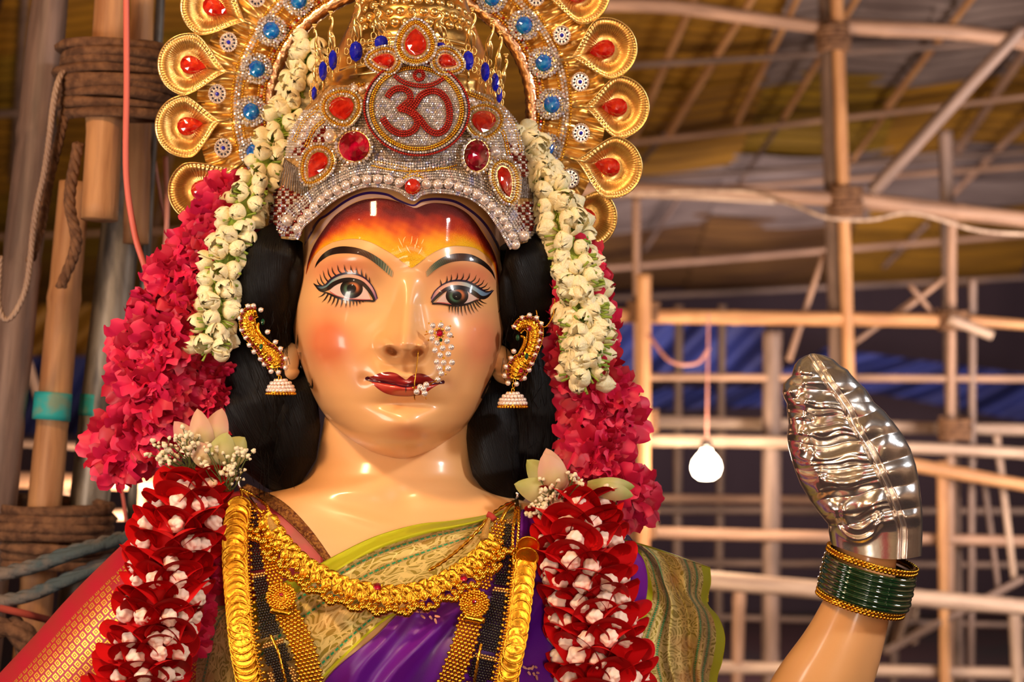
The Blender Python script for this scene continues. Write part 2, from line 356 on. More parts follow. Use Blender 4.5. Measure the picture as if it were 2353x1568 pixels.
# --- upright scaffold behind the statue at the right
GR = 'bamboo poles of the scaffold behind the statue'
for p, q, w, m, l, b_ in [
    ((1902, -60, 5.6), (1930, 950, 5.6), 48, 2, 'tall dark bamboo post above the silver hand', 0),
    ((1921, -60, 5.5), (1955, 950, 5.5), 30, 1, 'tall light bamboo post lashed to the dark post above the hand', 0),
    ((1480, 630, 5.44), (1475, 1700, 5.44), 34, 1, 'upright bamboo post with a cut top beside the pink garland', 0),
    ((1462, 450, 5.6), (1466, 1000, 5.6), 20, 0, 'thin upright pole beside the lower gold plume', 0),
    ((1300, 5, 5.52), (1890, 66, 5.52), 36, 0, 'top horizontal bamboo beam left of the tall post', .03),
    ((1900, 62, 5.52), (2420, 108, 5.52), 40, 0, 'top horizontal bamboo beam right of the tall post', .03),
    ((820, 408, 5.52), (1960, 458, 5.52), 38, 0, 'horizontal bamboo beam level with the forehead, left half', .0),
    ((1930, 455, 5.52), (2420, 512, 5.52), 42, 0, 'horizontal bamboo beam level with the forehead, right half', .0),
    ((1400, 440, 5.5), (1780, 462, 5.5), 16, 3, 'thin cane under the forehead-level beam', .0),
    ((820, 716, 5.52), (2220, 738, 5.52), 36, 1, 'long horizontal bamboo beam level with the eyes', .0),
    ((2180, 732, 5.44), (2280, 772, 5.44), 26, 3, 'broken bamboo end jutting from the eye-level beam', .0),
    ((2200, 735, 5.52), (2420, 752, 5.52), 26, 1, 'horizontal bamboo beam at the right edge level with the eyes', .0),
    ((860, 862, 5.62), (2420, 872, 5.62), 20, 0, 'thin horizontal pole level with the mouth', .0),
    ((840, 955, 5.8), (2420, 990, 5.8), 32, 3, 'horizontal bamboo pole just above the lit bulb', .0),
    ((1400, 1012, 5.5), (2420, 1048, 5.5), 30, 3, 'horizontal bamboo pole passing behind the lit bulb', .02),
    ((2080, 1066, 5.44), (2420, 1128, 5.44), 32, 1, 'slanting bamboo pole right of the silver hand', .0),
    ((920, 1212, 5.6), (2420, 1246, 5.6), 30, 0, 'horizontal pole level with the hand wrist', .0),
    ((1600, 1332, 5.0), (2420, 1402, 5.0), 44, 3, 'thick pale horizontal pole at bangle height', .0),
    ((940, 1520, 5.6), (2420, 1550, 5.6), 32, 3, 'lowest horizontal pole at the bottom edge', .0),
    ((940, 1170, 7.0), (2420, 1176, 7.0), 20, 2, 'far faint horizontal pole above wrist level', .0),
    ((940, 1290, 7.0), (2420, 1300, 7.0), 18, 2, 'far faint horizontal pole below wrist level', .0),
    ((880, 1140, 7.0), (1900, 1150, 7.0), 22, 0, 'pale far pole under the lit bulb', .0),
    ((940, 1400, 7.05), (2420, 1440, 7.05), 16, 2, 'far faint horizontal pole behind the forearm', .0),
    ((2172, 300, 5.8), (2205, 1700, 5.8), 34, 2, 'dark upright post right of the silver hand', .0),
    ((2188, 480, 5.6), (2180, 1700, 5.6), 22, 0, 'pale upright post lashed to the dark right post', .0),
    ((2165, 1060, 5.52), (2172, 1640, 5.52), 26, 1, 'golden lower post beside the right lashing', .0),
    ((2235, 640, 5.62), (2230, 1700, 5.62), 20, 2, 'thin upright pole near the right edge', .0),
    ((1775, 760, 5.64), (1770, 1700, 5.64), 46, 2, 'dark upright post between bulb and hand', .0),
    ((1812, 830, 5.64), (1895, 580, 5.64), 16, 0, 'slanting brace left of the tall post', .0),
    ((1960, 790, 5.62), (2170, 640, 5.62), 14, 0, 'slanting brace crossing under the eye-level beam', .0),
    ((2090, 655, 5.58), (2155, 735, 5.58), 14, 0, 'short crossing brace right of the tall post', .0),
    ((2050, 735, 5.60), (2160, 650, 5.60), 14, 0, 'short crossing brace leaning the other way', .0),
    ((2005, 440, 5.0), (2353, 60, 4.6), 34, 2, 'thick dark diagonal bamboo under the roof', .0),
    ((1700, 1330, 5.6), (1690, 1700, 5.6), 30, 0, 'low upright pole right of the green shoulder drape', .0),
    ((1560, 700, 7.08), (1555, 1500, 7.08), 22, 2, 'far upright pole behind the bulb wire', .0),
    ((1660, 700, 7.08), (1650, 1500, 7.08), 20, 2, 'far upright pole right of the lit bulb', .0),
    ((2060, 1280, 7.05), (2050, 1700, 7.05), 24, 2, 'low upright pole right of the forearm', .0),
    ((2290, 1000, 5.58), (2330, 1330, 5.58), 18, 3, 'pale leaning pole at the right edge', .0),
    ((2260, 1090, 5.6), (2300, 1400, 5.6), 14, 2, 'thin grey leaning cane at the right edge', .0),
    ((2030, 1500, 5.52), (2353, 1330, 5.52), 20, 2, 'dark slanting pole low at the right', .0),
    ((2330, 1390, 5.58), (2345, 1700, 5.58), 30, 3, 'low upright pole in the lower right corner', .0)]:
    pole_px(p, q, w, m, l, b_, seed=int(p[0] + p[1]), group=GR)
for x, y, d, h, l in [(1915, 88, 5.52, 62, 'coir lashing at the top crossing of the tall post'), (1945, 462, 5.52, 70, 'coir lashing on the tall post level with the forehead'),
                      (1478, 715, 5.52, 44, 'coir lashing on the post by the jasmine garland'), (2190, 735, 5.52, 44, 'coir lashing on the right post at eye level'),
                      (2195, 985, 5.52, 48, 'coir lashing on the right post above the slanting pole'), (1475, 965, 5.52, 50, 'coir lashing beside the pink garland'),
                      (1470, 1205, 5.52, 60, 'coir lashing above the green shoulder drape')]:
    s = (D + d) / D; lashing(W(x, y, d), (0.03, 0, 1), .034 * s, h / 1000 * s, l, 6, seed=x)
# --- bulb on its wire
BUL = W(1623, 1072, 5.32)
bt = empty('light_bulb', W(1623, 1010, 5.32), 'lit round bulb hanging on a thin wire behind the statue', 'light bulb')
th = np.linspace(0, PI, 14); prof = [(.070 * math.sin(t) * (1 if t < PI * .6 else 1), .070 * math.cos(t)) for t in th]
def lathe(prof, n=20, ax='z'):
    prof = np.array(prof); a = np.arange(n) / n * 2 * PI
    V = np.stack([prof[None, :, 0] * np.cos(a)[:, None], prof[None, :, 0] * np.sin(a)[:, None], np.repeat(prof[None, :, 1], n, 0)], -1).reshape(-1, 3)
    return V, [grid_faces(n, len(prof), True)]
V, F = lathe([(.001, -.066), (.036, -.062), (.062, -.042), (.073, -.008), (.066, .026), (.045, .054), (.028, .07), (.025, .09)])
obj('glass_bulb', V + np.array(BUL), F, mat('lit_glass', (1, .9, .75, 1), .3, emit=((1, .80, .55, 1), 30)), bt)
V, F = lathe([(.001, .13), (.022, .128), (.028, .12), (.028, .085), (.001, .084)]); obj('bulb_holder', V + np.array(BUL), F, BLACK, bt)
_pl = point('bulb_lamp', BUL + Vector((0, -.12, 0)), 35, (1, .74, .48), .06)
RED_WIRE = mat('salmon_wire', srgb(206, 104, 92), .45); PINK_WIRE = mat('pink_wire', srgb(206, 142, 130), .5)
def wire(P, wpx, label, m=RED_WIRE, name='electric_wire', cat='wire', parent=None):
    P = crom([tuple(W(*p)) for p in P], 80); r = wpx / 2000 * (D + P[:, 1].mean()) / D
    V, F = tube(P, r, 8); o = obj(name, V, F, m, parent)
    return tag(o, label, cat) if parent is None else o
wire([(1628, 722, 5.42), (1626, 860, 5.36), (1624, 1012, 5.32)], 5, None, PINK_WIRE, 'cord', parent=bt)
wire([(1490, 770, 5.2), (1540, 830, 5.0), (1600, 835, 5.0), (1630, 800, 5.0)], 8, 'pinkish wire looping above the lit bulb', PINK_WIRE)
wire([(1400, 445, 5.4), (1700, 440, 5.4), (1820, 470, 5.2), (1900, 500, 5.1), (2000, 505, 5.1), (2100, 490, 5.1), (2250, 530, 5.1), (2400, 540, 5.1)], 9, 'pale wire sagging along the forehead-level beam', BAM[3])
# --- blue tarpaulins behind the scaffold
BLUE = mat('blue_tarp', srgb(40, 50, 118), .7, noise=(srgb(26, 28, 74), 1.3, .35, .65), bump=(6, .6))
def tarp(q, d, m, label, seed=0, name='tarpaulin'):
    nu, nv = 60, 30; u, v = np.meshgrid(np.linspace(0, 1, nu), np.linspace(0, 1, nv), indexing='ij')
    C = np.array(q, float); P = (C[0] * (1 - u[..., None]) + C[1] * u[..., None]) * (1 - v[..., None]) + (C[3] * (1 - u[..., None]) + C[2] * u[..., None]) * v[..., None]
    y = d + .12 * np.sin(u * 19 + seed + v * 4) + .07 * np.sin(u * 43 + v * 9); V = WA(P[..., 0], P[..., 1], y).reshape(-1, 3); f = grid_faces(nu, nv)
    V2 = np.concatenate([V, V + [0, .01, 0]])
    return tag(obj(name, V2, np.concatenate([f, f[:, ::-1] + nu * nv]), m), label, 'tarpaulin')
tarp([(1080, 760), (1760, 715), (1750, 860), (1080, 890)], 11.2, BLUE, 'blue tarpaulin hanging behind the post beside the jasmine garland', 1)
tarp([(1900, 800), (2440, 870), (2440, 985), (1780, 860)], 11.6, BLUE, 'blue tarpaulin stretched behind the silver hand', 2)
tarp([(1400, 895), (1900, 885), (1900, 930), (1400, 945)], 12.4, BLUE, 'narrow blue tarpaulin strip low behind the scaffold', 5)
tarp([(-60, 820), (420, 820), (420, 1000), (-60, 1000)], 9.5, BLUE, 'blue tarpaulin seen between the left posts', 3)
DARKT = mat('dark_cloth', srgb(70, 58, 66), .9)
tarp([(-80, 700), (640, 700), (640, 830), (-80, 830)], 9.8, SH['y'], 'mustard tarpaulin hanging behind the left posts', 4)
tarp([(1980, 1400), (2110, 1395), (2110, 1480), (1980, 1500)], 7.0, BAM[3], 'cream cloth patch low behind the forearm', 8)

# --- the left posts, close behind the statue
LG = 'posts of the left scaffold'
pole_px((-70, 1720, .7), (128, -120, 1.05), 100, 2, 'broad weathered grey bamboo post at the far left edge', seed=3, group=LG)
pole_px((50, 1720, .82), (172, 420, .95), 84, 1, 'yellow bamboo post with a blue paint ring', seed=9, group=LG)
pole_px((228, 505, .62), (262, -120, .7), 86, 1, 'upper yellow bamboo with a slanting cut lower end', seed=5, group=LG)
pole_px((312, 560, .95), (330, -120, 1.0), 60, 1, 'light bamboo post beside the gold plumes', seed=6, group=LG)
for p, q, w, m, l in [((-80, 1100, 3.4), (420, 1112, 3.4), 40, 0, 'horizontal beam far behind the left posts, below the blue tarpaulin'), ((-80, 1010, 3.46), (430, 1040, 3.46), 22, 2, 'thin horizontal pole far behind the left posts'),
                   ((-80, 1190, 3.4), (420, 1180, 3.4), 30, 2, 'dark horizontal beam far behind the foot lashing'), ((60, 820, 3.45), (200, 1300, 3.45), 22, 2, 'slanting brace far behind the left posts'), ((318, 900, 3.4), (330, 1500, 3.4), 24, 0, 'upright pole far behind, below the pink garland')]:
    pole_px(p, q, w, m, l, seed=int(p[1]), group=GR)
METAL = mat('weathered_steel', srgb(150, 142, 132), .45, .3, noise=(srgb(76, 72, 70), 7, .4, .62, (3, 3, .6)))
def steel(p, q, w, label, m=METAL):
    ym = (p[2] + q[2]) / 2; a, b = np.array(W(*p)), np.array(W(*q)); V, F = tube(a + (b - a) * np.linspace(0, 1, 12)[:, None], w / 2000 * (D + ym) / D, 16)
    return tag(obj('steel_pole', V, F, m), label, 'steel pole')
steel((140, 1720, .96), (300, 330, 1.1), 92, 'grey paint-stained round pole between the bamboos')
steel((300, 1230, 1.05), (375, -120, 1.15), 22, 'thin grey steel pipe beside the gold plumes')
PAINT = mat('turquoise_paint', srgb(40, 168, 172), .6, noise=(srgb(120, 150, 130), 14, .5, .62))
def band(c, ax, r, h, parent): 
    c = np.array(c); ax = np.array(ax); ax = ax / np.linalg.norm(ax)
    V, F = tube(c + ax * (np.linspace(-.5, .5, 6) * h)[:, None], r, 20); return obj('paint_ring', V, F, PAINT, parent)
_pp = [o for o in bpy.data.objects if o.get('label', '').startswith(('yellow bamboo post with', 'grey paint-stained'))]
for o in _pp:
    if 'yellow' in o['label']: band(W(120, 935, .88), np.array(W(172, 420, .95)) - np.array(W(88, 1320, .85)), .0515, .075, o)
    else: band(W(229, 935, 1.04), np.array(W(300, 330, 1.1)) - np.array(W(190, 1290, 1.0)), .0575, .06, o)
lashing(W(268, 185, .73), (.04, 0, 1), .142, .20, 'thick brown coir lashing round the upper left posts', 9, seed=4, group='thick lashings on the left posts')
lashing(W(120, 1225, .85), (.06, .02, 1), .150, .17, 'thick brown coir lashing round the foot of the left posts', 7, seed=8, group='thick lashings on the left posts')
GREYROPE = mat('grey_blue_rope', srgb(124, 112, 104), .95, noise=(srgb(76, 90, 96), 12, .4, .6), bump=(130, .9))
def rope(P, wpx, label, m=ROPE, strands=4, seed=0):
    C = crom([tuple(W(*p)) for p in P], 130); r = wpx / 2000 * (D + C[:, 1].mean()) / D; parts = []; t = np.linspace(0, 1, 130); L = plen(C)
    for k in range(strands):
        ph = k * 2 * PI / strands + t * L / (r * 7) * 2 * PI
        O = np.stack([np.cos(ph), np.sin(ph), np.sin(ph) * .4], 1) * r * .55; parts.append(tube(C + O, r * .55, 6))
    V, F = join(parts); return tag(obj('rope', V, F, m), label, 'rope')
rope([(-40, 1330, .55), (80, 1300, .5), (180, 1265, .5), (290, 1235, .6)], 44, 'greyish blue rope slanting round the left posts', GREYROPE, seed=1)
rope([(-40, 1385, .55), (60, 1370, .5), (170, 1325, .5), (290, 1270, .6)], 40, 'lower brown rope slanting round the left posts', GREYROPE)
rope([(-40, 1460, .55), (30, 1440, .5), (70, 1500, .5), (90, 1620, .5)], 60, 'loose brown rope hanging at the lower left corner', ROPE)
rope([(168, 135, .7), (150, 260, .65), (112, 420, .65), (95, 520, .65), (70, 600, .62)], 22, 'frayed rope end hanging down the left posts', ROPE)
rope([(165, 140, .66), (130, 200, .6), (105, 380, .6), (80, 500, .6), (60, 660, .6), (20, 735, .6), (-4, 700, .6), (0, 590, .6)], 15, 'long pale rope loop hanging at the far left', BAM[3])
rope([(180, 330, .62), (160, 460, .6), (175, 560, .6), (140, 660, .6)], 26, 'tangled coir tail below the upper left lashing', ROPE)
wire([(290, -40, .1), (291, 190, .1), (290, 400, .1), (310, 540, .1), (338, 640, .1), (330, 740, .12), (315, 800, .15)], 15, 'salmon electric wire hanging in front of the left posts')
wire([(380, 360, .9), (384, 500, .9), (370, 700, .9), (375, 900, .9)], 12, 'faint salmon wire hanging left of the gold plumes', PINK_WIRE)
wire([(350, 340, 1.2), (366, 440, 1.2), (385, 560, 1.2), (392, 760, 1.2)], 8, 'thin pink wire crossing behind the salmon wire', PINK_WIRE)
wire([(270, 1080, .8), (282, 1140, .8), (290, 1200, .8)], 9, 'short salmon wire below the pink garland', RED_WIRE)
V, F = box(W(250, 1240, 1.3), (.02, .02, .001)); 
steel((300, 1360, 1.2), (300, 1000, 1.2), 8, 'thin dark rod below the pink garland')
V_, F_ = tube([tuple(W(0, 1398, .5)), tuple(W(60, 1412, .5)), tuple(W(110, 1425, .6))], .010, 8); tag(obj('cloth_strip', V_, F_, mat('dull_red_cloth', srgb(160, 66, 52), .9)), 'dull red cloth strip tied at the lower left', 'cloth')
# unseen pleated cloth added behind the camera, for silver and gold to reflect
def unseen_curtain(name, x0, x1, z0, z1, y, m, label):
    n = int((x1 - x0) * 26); x = np.linspace(x0, x1, n)[:, None]; z = np.linspace(z0, z1, 6)[None]; yy = y + .07 * np.sin(x * 14 + np.sin(x * 3)) * (1.2 - .4 * (z - z0) / (z1 - z0))
    V = np.stack([x + 0 * z, yy + 0 * z, z + 0 * x], -1).reshape(-1, 3); f = grid_faces(n, 6); k = len(V)
    return tag(obj(name, np.concatenate([V, V - [0, .01, 0]]), [f, f[:, ::-1] + k], m), label, 'unseen_curtain', 'unseen cloth hangings added for reflections')
for i, (x0, x1, c) in enumerate([(-9, -6, (206, 160, 110)), (-6, -3.4, (200, 40, 40)), (-3.4, -1.2, (226, 196, 150)), (-1.2, .6, (214, 160, 40)), (.6, 3, (226, 200, 160)), (3, 5, (196, 44, 50)), (5, 9, (216, 180, 130))]):
    unseen_curtain('unseen_curtain', x0, x1, .05, 7.2, -7.4, mat('reflected_cloth', srgb(*c), .8), ['unseen tan pleated cloth at the outer left of the hangings', 'unseen red pleated cloth beside the tan one', 'unseen broad cream pleated cloth left of the yellow one', 'yellow pleated cloth in the middle of the hangings', 'unseen broad cream pleated cloth right of the yellow one', 'unseen crimson pleated cloth beside the peach one', 'unseen peach pleated cloth at the outer right of the hangings'][i])
area('added_hall_light', (-3, -3.5, 5.2), (-3.5, -7.4, 3.2), 1.2, 130, (1, .86, .72)); area('added_hall_light', (3, -3.5, 5.2), (3.5, -7.4, 3.2), 1.2, 160, (1, .92, .86))  # unseen lights added so the cloth shows up in reflections

for nm, x0 in (('unseen_wall_left', -9.05), ('unseen_wall_right', 9.05)):
    V, F = box((x0, 3.4, 3.5), (.08, 21.6, 7)); obj(nm, V, F, mat('side_cloth', srgb(214, 186, 158), .85, noise=(srgb(176, 140, 110), .8, .4, .6)), kind='structure')  # unseen side walls, added to brighten reflections in the silver
V, F = box((0, -1.6, 7.1), (18.2, 12, .06)); obj('unseen_ceiling', V, F, mat('ceiling_tarp', srgb(196, 168, 120), .8, noise=(srgb(150, 120, 70), .7, .4, .6)), kind='structure')  # unseen ceiling, added for warm reflections in the metal
area('added_hall_light', (5.5, -1.5, 4.5), (9, -2.5, 3.2), 1.0, 90, (1, .88, .76)); area('added_hall_light', (-5.5, -1.5, 4.5), (-9, -2.5, 3.2), 1.0, 45, (1, .72, .46)); area('added_hall_light', (0, -5.6, 3.8), (0, -2.5, 7.1), 1.2, 40, (1, .82, .6))  # unseen lights added to brighten the side walls and ceiling
# ================================================================ the statue: head, neck, chest, raised arm in one mesh
def tab(T): T = np.array(T, float); return lambda y, k: np.interp(y, T[:, 0], T[:, k])
def smooth_tab(T):
    T = np.array(T, float); yy = np.arange(T[0, 0], T[-1, 0] + 1, 2.0); out = [yy]
    for k in range(1, T.shape[1]):
        v = np.interp(yy, T[:, 0], T[:, k]); w = np.hanning(15); w /= w.sum(); v = np.convolve(np.pad(v, 7, mode='edge'), w, 'valid'); out.append(v)
    return lambda y, k: np.interp(y, out[0], out[k])
# head outline: py, left, right, front depth
HD = smooth_tab([(330, 760, 1110, .10), (380, 722, 1140, .19), (440, 705, 1146, .230), (500, 700, 1146, .252), (560, 698, 1148, .264), (600, 691, 1150, .268), (640, 684, 1153, .266), (700, 674, 1157, .262),
                 (757, 673, 1158, .266), (800, 679, 1152, .27), (850, 697, 1137, .272), (907, 718, 1117, .270), (941, 736, 1099, .266), (975, 763, 1075, .260), (998, 785, 1052, .250), (1021, 818, 1020, .228), (1036, 842, 994, .20), (1047, 868, 972, .165), (1055, 898, 950, .13), (1058, 925, 930, .05)])
def supq(t, p): return (1 - np.clip(np.abs(t), 0, 1) ** p) ** (1 / p)
def feat(x, y):
    f = .0
    yy = np.clip(y, 600, 840); cxn = np.interp(yy, [600, 800], [946, 929])
    ridge = np.interp(yy, [600, 640, 670, 700, 740, 770, 790, 803, 814, 824, 834, 840], [.000, .009, .021, .034, .055, .076, .085, .080, .056, .024, .006, 0])
    sw = np.interp(yy, [620, 700, 760, 800, 830], [18, 18, 24, 30, 26])
    f = f + ridge * np.exp(-.5 * (np.abs(x - cxn) / sw) ** 2.3)
    f = f + .044 * G(x, y, 884, 795, 11, 13) + .044 * G(x, y, 971, 797, 10, 13)             # wings
    f = f - .075 * G(x, y, 902, 808, 10, 5.0, .35) - .07 * G(x, y, 960, 810, 8, 5.0, -.35)  # nostrils
    f = f - .006 * G(x, y, 868, 812, 7, 12, -.4) - .006 * G(x, y, 988, 812, 7, 12, .4)
    f = f - .004 * G(x, y, 936, 846, 7, 12) + .002 * G(x, y, 922, 848, 5, 10) + .002 * G(x, y, 950, 848, 5, 10)
    f = f + .012 * G(x, y, 932, 878, 62, 20)                                              # muzzle
    f = f + .009 * G(x, y, 905, 863, 26, 8, -.12) + .009 * G(x, y, 962, 865, 24, 8, .12) + .013 * G(x, y, 935, 893, 38, 9)
    ml = np.interp(x, [843, 880, 935, 985, 1018], [871, 878, 887, 883, 876]); f = f - .008 * np.exp(-.5 * ((y - ml) / 3.2) ** 2) * ss(838, 855, x) * (1 - ss(1005, 1022, x))
    f = f - .006 * G(x, y, 838, 872, 9, 9) - .006 * G(x, y, 1022, 880, 9, 9)
    f = f - .018 * G(x, y, 935, 929, 46, 9) + .027 * G(x, y, 938, 974, 42, 24)                # under lip, chin
    f = f - .016 * G(x, y, 800, 655, 62, 34, .08) - .016 * G(x, y, 1053, 667, 60, 34, -.02)   # sockets
    f = f + .017 * G(x, y, 803, 664, 38, 22) + .017 * G(x, y, 1051, 676, 38, 22)
    f = f + .008 * G(x, y, 800, 592, 60, 18, -.1) + .008 * G(x, y, 1055, 606, 58, 18, .1)
    f = f - .008 * G(x, y, 946, 622, 22, 24)
    f = f + .015 * G(x, y, 765, 778, 50, 46) + .015 * G(x, y, 1092, 790, 44, 46)            # cheeks
    f = f + .006 * G(x, y, 868, 850, 16, 16) + .006 * G(x, y, 1000, 852, 14, 16)
    f = f - .007 * G(x, y, 905, 1007, 90, 7) * (1 if np.isscalar(x) else 1) + .006 * G(x, y, 920, 1030, 80, 10)
    return f
def headY(px, py):
    px, py = np.asarray(px, float), np.asarray(py, float)
    l, r, d = HD(py, 1), HD(py, 2), HD(py, 3); t = (px - (l + r) / 2) / ((r - l) / 2)
    b = supq(t, 2.35)
    return -d * b - feat(px, py) * ss(0, .35, b)
# neck and torso outline
TR = smooth_tab([(930, 752, 1086, .08), (1000, 738, 1085, .095), (1060, 726, 1083, .11), (1095, 706, 1090, .125), (1115, 680, 1106, .14), (1132, 620, 1140, .146), (1150, 540, 1200, .152), (1172, 470, 1280, .162),
                 (1200, 430, 1360, .178), (1240, 420, 1410, .20), (1300, 420, 1440, .225), (1400, 430, 1440, .26), (1500, 440, 1450, .285), (1700, 460, 1450, .30)])
def torsoY(px, py):
    px, py = np.asarray(px, float), np.asarray(py, float)
    l, r, d = TR(py, 1), TR(py, 2), TR(py, 3); t = (px - (l + r) / 2) / ((r - l) / 2)
    p = np.interp(py, [1000, 1100, 1180], [2.1, 2.2, 2.8])
    y = -d * supq(t, p)
    y = y - .005 * G(px, py, 838, 1135, 70, 12, .12) - .005 * G(px, py, 1040, 1150, 60, 12, -.1) + .012 * G(px, py, 925, 1140, 26, 22) \
        - .006 * G(px, py, 850, 1196, 55, 10, .30) - .05 * G(px, py, 730, 1500, 150, 110) - .05 * G(px, py, 1090, 1500, 150, 110)
    return y
def ring_mesh(tabf, Yf, y0, y1, n, na, p_back, front):
    py = np.linspace(y0, y1, n); th = np.concatenate([np.linspace(-PI / 2, PI / 2, na), np.linspace(PI / 2, 3 * PI / 2, na // 4 + 2)[1:-1]])
    t = np.sin(th); PX = (tabf(py, 1) + tabf(py, 2))[None] / 2 + (tabf(py, 2) - tabf(py, 1))[None] / 2 * t[:, None]; PY = np.repeat(py[None], len(th), 0)
    Y = np.where((np.cos(th) >= -1e-9)[:, None], Yf(PX, PY), tabf(py, 3)[None] * supq(t, 2.2)[:, None] * front)
    return WA(PX, PY, Y).reshape(-1, 3), [grid_faces(len(th), n, True)], PX.ravel(), PY.ravel()
ST = empty('statue', W(950, 784 + 2600, 0), 'large painted statue of a woman in a purple and gold saree, one hand raised', 'statue')
Vh, Fh, pxh, pyh = ring_mesh(HD, headY, 332, 1058, 330, 260, 0, .9)
Vt, Ft, pxt, pyt = ring_mesh(TR, torsoY, 932, 1700, 260, 200, 0, .8)
n_h = len(Vh)
# raised arm: wrist, elbow below the frame, shoulder
ARM = crom([(1992, 1262, -.30), (1984, 1330, -.30), (1968, 1400, -.295), (1930, 1500, -.28), (1880, 1600, -.25), (1800, 1770, -.16), (1660, 1790, -.02), (1540, 1660, .10), (1470, 1480, .16)], 70)
RA = np.interp(np.linspace(0, 1, 70), [0, .1, .19, .3, .42, .55, .7, .85, 1], [68, 72, 86, 106, 124, 128, 132, 140, 150]) / 1000 * .94
Va, Fa = tube([tuple(W(*p)) for p in ARM], RA, 48)
# ears
def ear(cx, cy, y, sx):
    a = np.linspace(0, 1, 26); P = np.stack([cx + sx * 20 * np.sin(a * 2.6), cy - 52 + 84 * a, np.full(26, y)], 1)
    return tube([tuple(W(*p)) for p in P], (.010 + .016 * np.sin(a * PI) ** .6 + .006 * (a > .7) * np.sin((a - .7) / .3 * PI)), 16)
Ve, Fe = ear(680, 845, -.03, -1); Ve2, Fe2 = ear(1140, 850, -.03, 1)
V, F = join([(Vh, Fh), (Vt, Ft), (Va, Fa), (Ve, Fe), (Ve2, Fe2)])
skin = np.array(srgb(238, 182, 120)[:3]); C = np.repeat(skin[None], len(V), 0)
def blend(C, w, col): return C * (1 - w[:, None]) + np.array(srgb(*col)[:3])[None] * w[:, None]
x, y = pxh, pyh; H = C[:n_h]
H = blend(H, .80 * np.clip(G(x, y, 752, 783, 34, 40) + .4 * G(x, y, 770, 800, 50, 60), 0, 1), (222, 104, 62))
H = blend(H, .62 * np.clip(G(x, y, 1108, 782, 30, 40) + .3 * G(x, y, 1100, 800, 40, 55), 0, 1), (226, 116, 92))
H = blend(H, .70 * np.clip(1.2 * G(x, y, 785, 618, 56, 22, -.05), 0, 1), (222, 118, 78))
H = blend(H, .70 * np.clip(1.2 * G(x, y, 1078, 634, 50, 22, .1), 0, 1), (232, 124, 96))
H = blend(H, .45 * G(x, y, 858, 640, 22, 22), (130, 86, 56)); H = blend(H, .3 * G(x, y, 990, 648, 18, 24), (190, 120, 96))
H = blend(H, .35 * G(x, y, 800, 710, 50, 10), (190, 120, 100)); H = blend(H, .35 * G(x, y, 1055, 722, 48, 10), (200, 130, 120))
H = blend(H, .5 * G(x, y, 938, 995, 30, 14), (232, 116, 92)); H = blend(H, .3 * G(x, y, 930, 790, 30, 14), (230, 140, 100))
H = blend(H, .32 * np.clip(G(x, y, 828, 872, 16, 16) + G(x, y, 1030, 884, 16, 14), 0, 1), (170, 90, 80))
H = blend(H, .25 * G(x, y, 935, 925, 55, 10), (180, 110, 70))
C[:n_h] = H
a0 = len(Vh) + len(Vt); az = V[a0:a0 + len(Va)]
C[a0:a0 + len(Va)] = blend(C[a0:a0 + len(Va)], .45 * np.clip(G(az[:, 0], az[:, 2], .93, 1.98, .10, .16), 0, 1), (246, 136, 110))
SKIN = mat('painted_skin', skin.tolist() + [1], .38, coat=.45, vcol=True, bump=(9, .04)); SKIN.node_tree.nodes['Principled BSDF'].inputs['Coat Roughness'].default_value = .14
obj('body', V, F, SKIN, ST, cols=C)

# ---------------------------------------------------------------- painted make-up, laid on the head as thin coats
Z3 = lambda P: [(660 + x / 4.3556, 420 + y / 4.3556) for x, y in P]
Z4 = lambda P: [(660 + x / 4.3556, 700 + y / 4.3556) for x, y in P]
PNT = {}
def paint(name, col, rough=.3, coat=.8, vcol=False, **k):
    PNT[name] = mat(name, srgb(*col), rough, coat=coat, vcol=vcol, **k); return PNT[name]
PB = paint('black_paint', (28, 18, 18)); PM = paint('blended_paint', (128, 128, 128), vcol=True)
def band_mesh(top, bot, nu, nv, off, colf=None, Yf=None):
    Yf = Yf or headY
    a, b = crom(top, nu), crom(bot, nu); v = np.linspace(0, 1, nv)[None, :, None]
    P = a[:, None] * (1 - v) + b[:, None] * v; px, py = P[..., 0].ravel(), P[..., 1].ravel()
    V = WA(px, py, Yf(px, py) - off); f = grid_faces(nu, nv)
    C = None
    if colf: u = np.repeat(np.linspace(0, 1, nu)[:, None], nv, 1).ravel(); C = colf(px, py, u, np.tile(np.linspace(0, 1, nv), nu))
    return V, f, C
def ramp(t, stops):
    t = np.clip(t, 0, 1); p = [s[0] for s in stops]; c = np.array([srgb(*s[1])[:3] for s in stops])
    return np.stack([np.interp(t, p, c[:, k]) for k in range(3)], -1)
def stroke(P, w, off, n=40, Yf=None):
    """tapered stroke; w = list of half widths along it, in pixels"""
    C = crom(P, n); T = np.gradient(C, axis=0); T /= np.linalg.norm(T, axis=1)[:, None] + 1e-9; Nn = np.stack([-T[:, 1], T[:, 0]], 1)
    h = np.interp(np.linspace(0, 1, n), np.linspace(0, 1, len(w)), w)[:, None]
    v = np.linspace(-1, 1, 5); Q = C[:, None] + Nn[:, None] * h[:, None] * v[None, :, None]; px, py = Q[..., 0].ravel(), Q[..., 1].ravel()
    return WA(px, py, (Yf or headY)(px, py) - off), grid_faces(n, 5)
def add_paint(name, parts, m, cols=None, parent=None, **kw):
    V, F = join([p[:2] for p in parts]); return obj(name, V, F, m, parent or ST, cols=cols, **kw)
def g2(seed, px, py, s):
    g = np.random.default_rng(seed); t = g.uniform(0, 6.28, 12); kx = g.normal(0, 1 / s, 12); ky = g.normal(0, 1 / s, 12)
    return sum(np.sin(px * kx[i] + py * ky[i] + t[i]) for i in range(12)) / 3.5
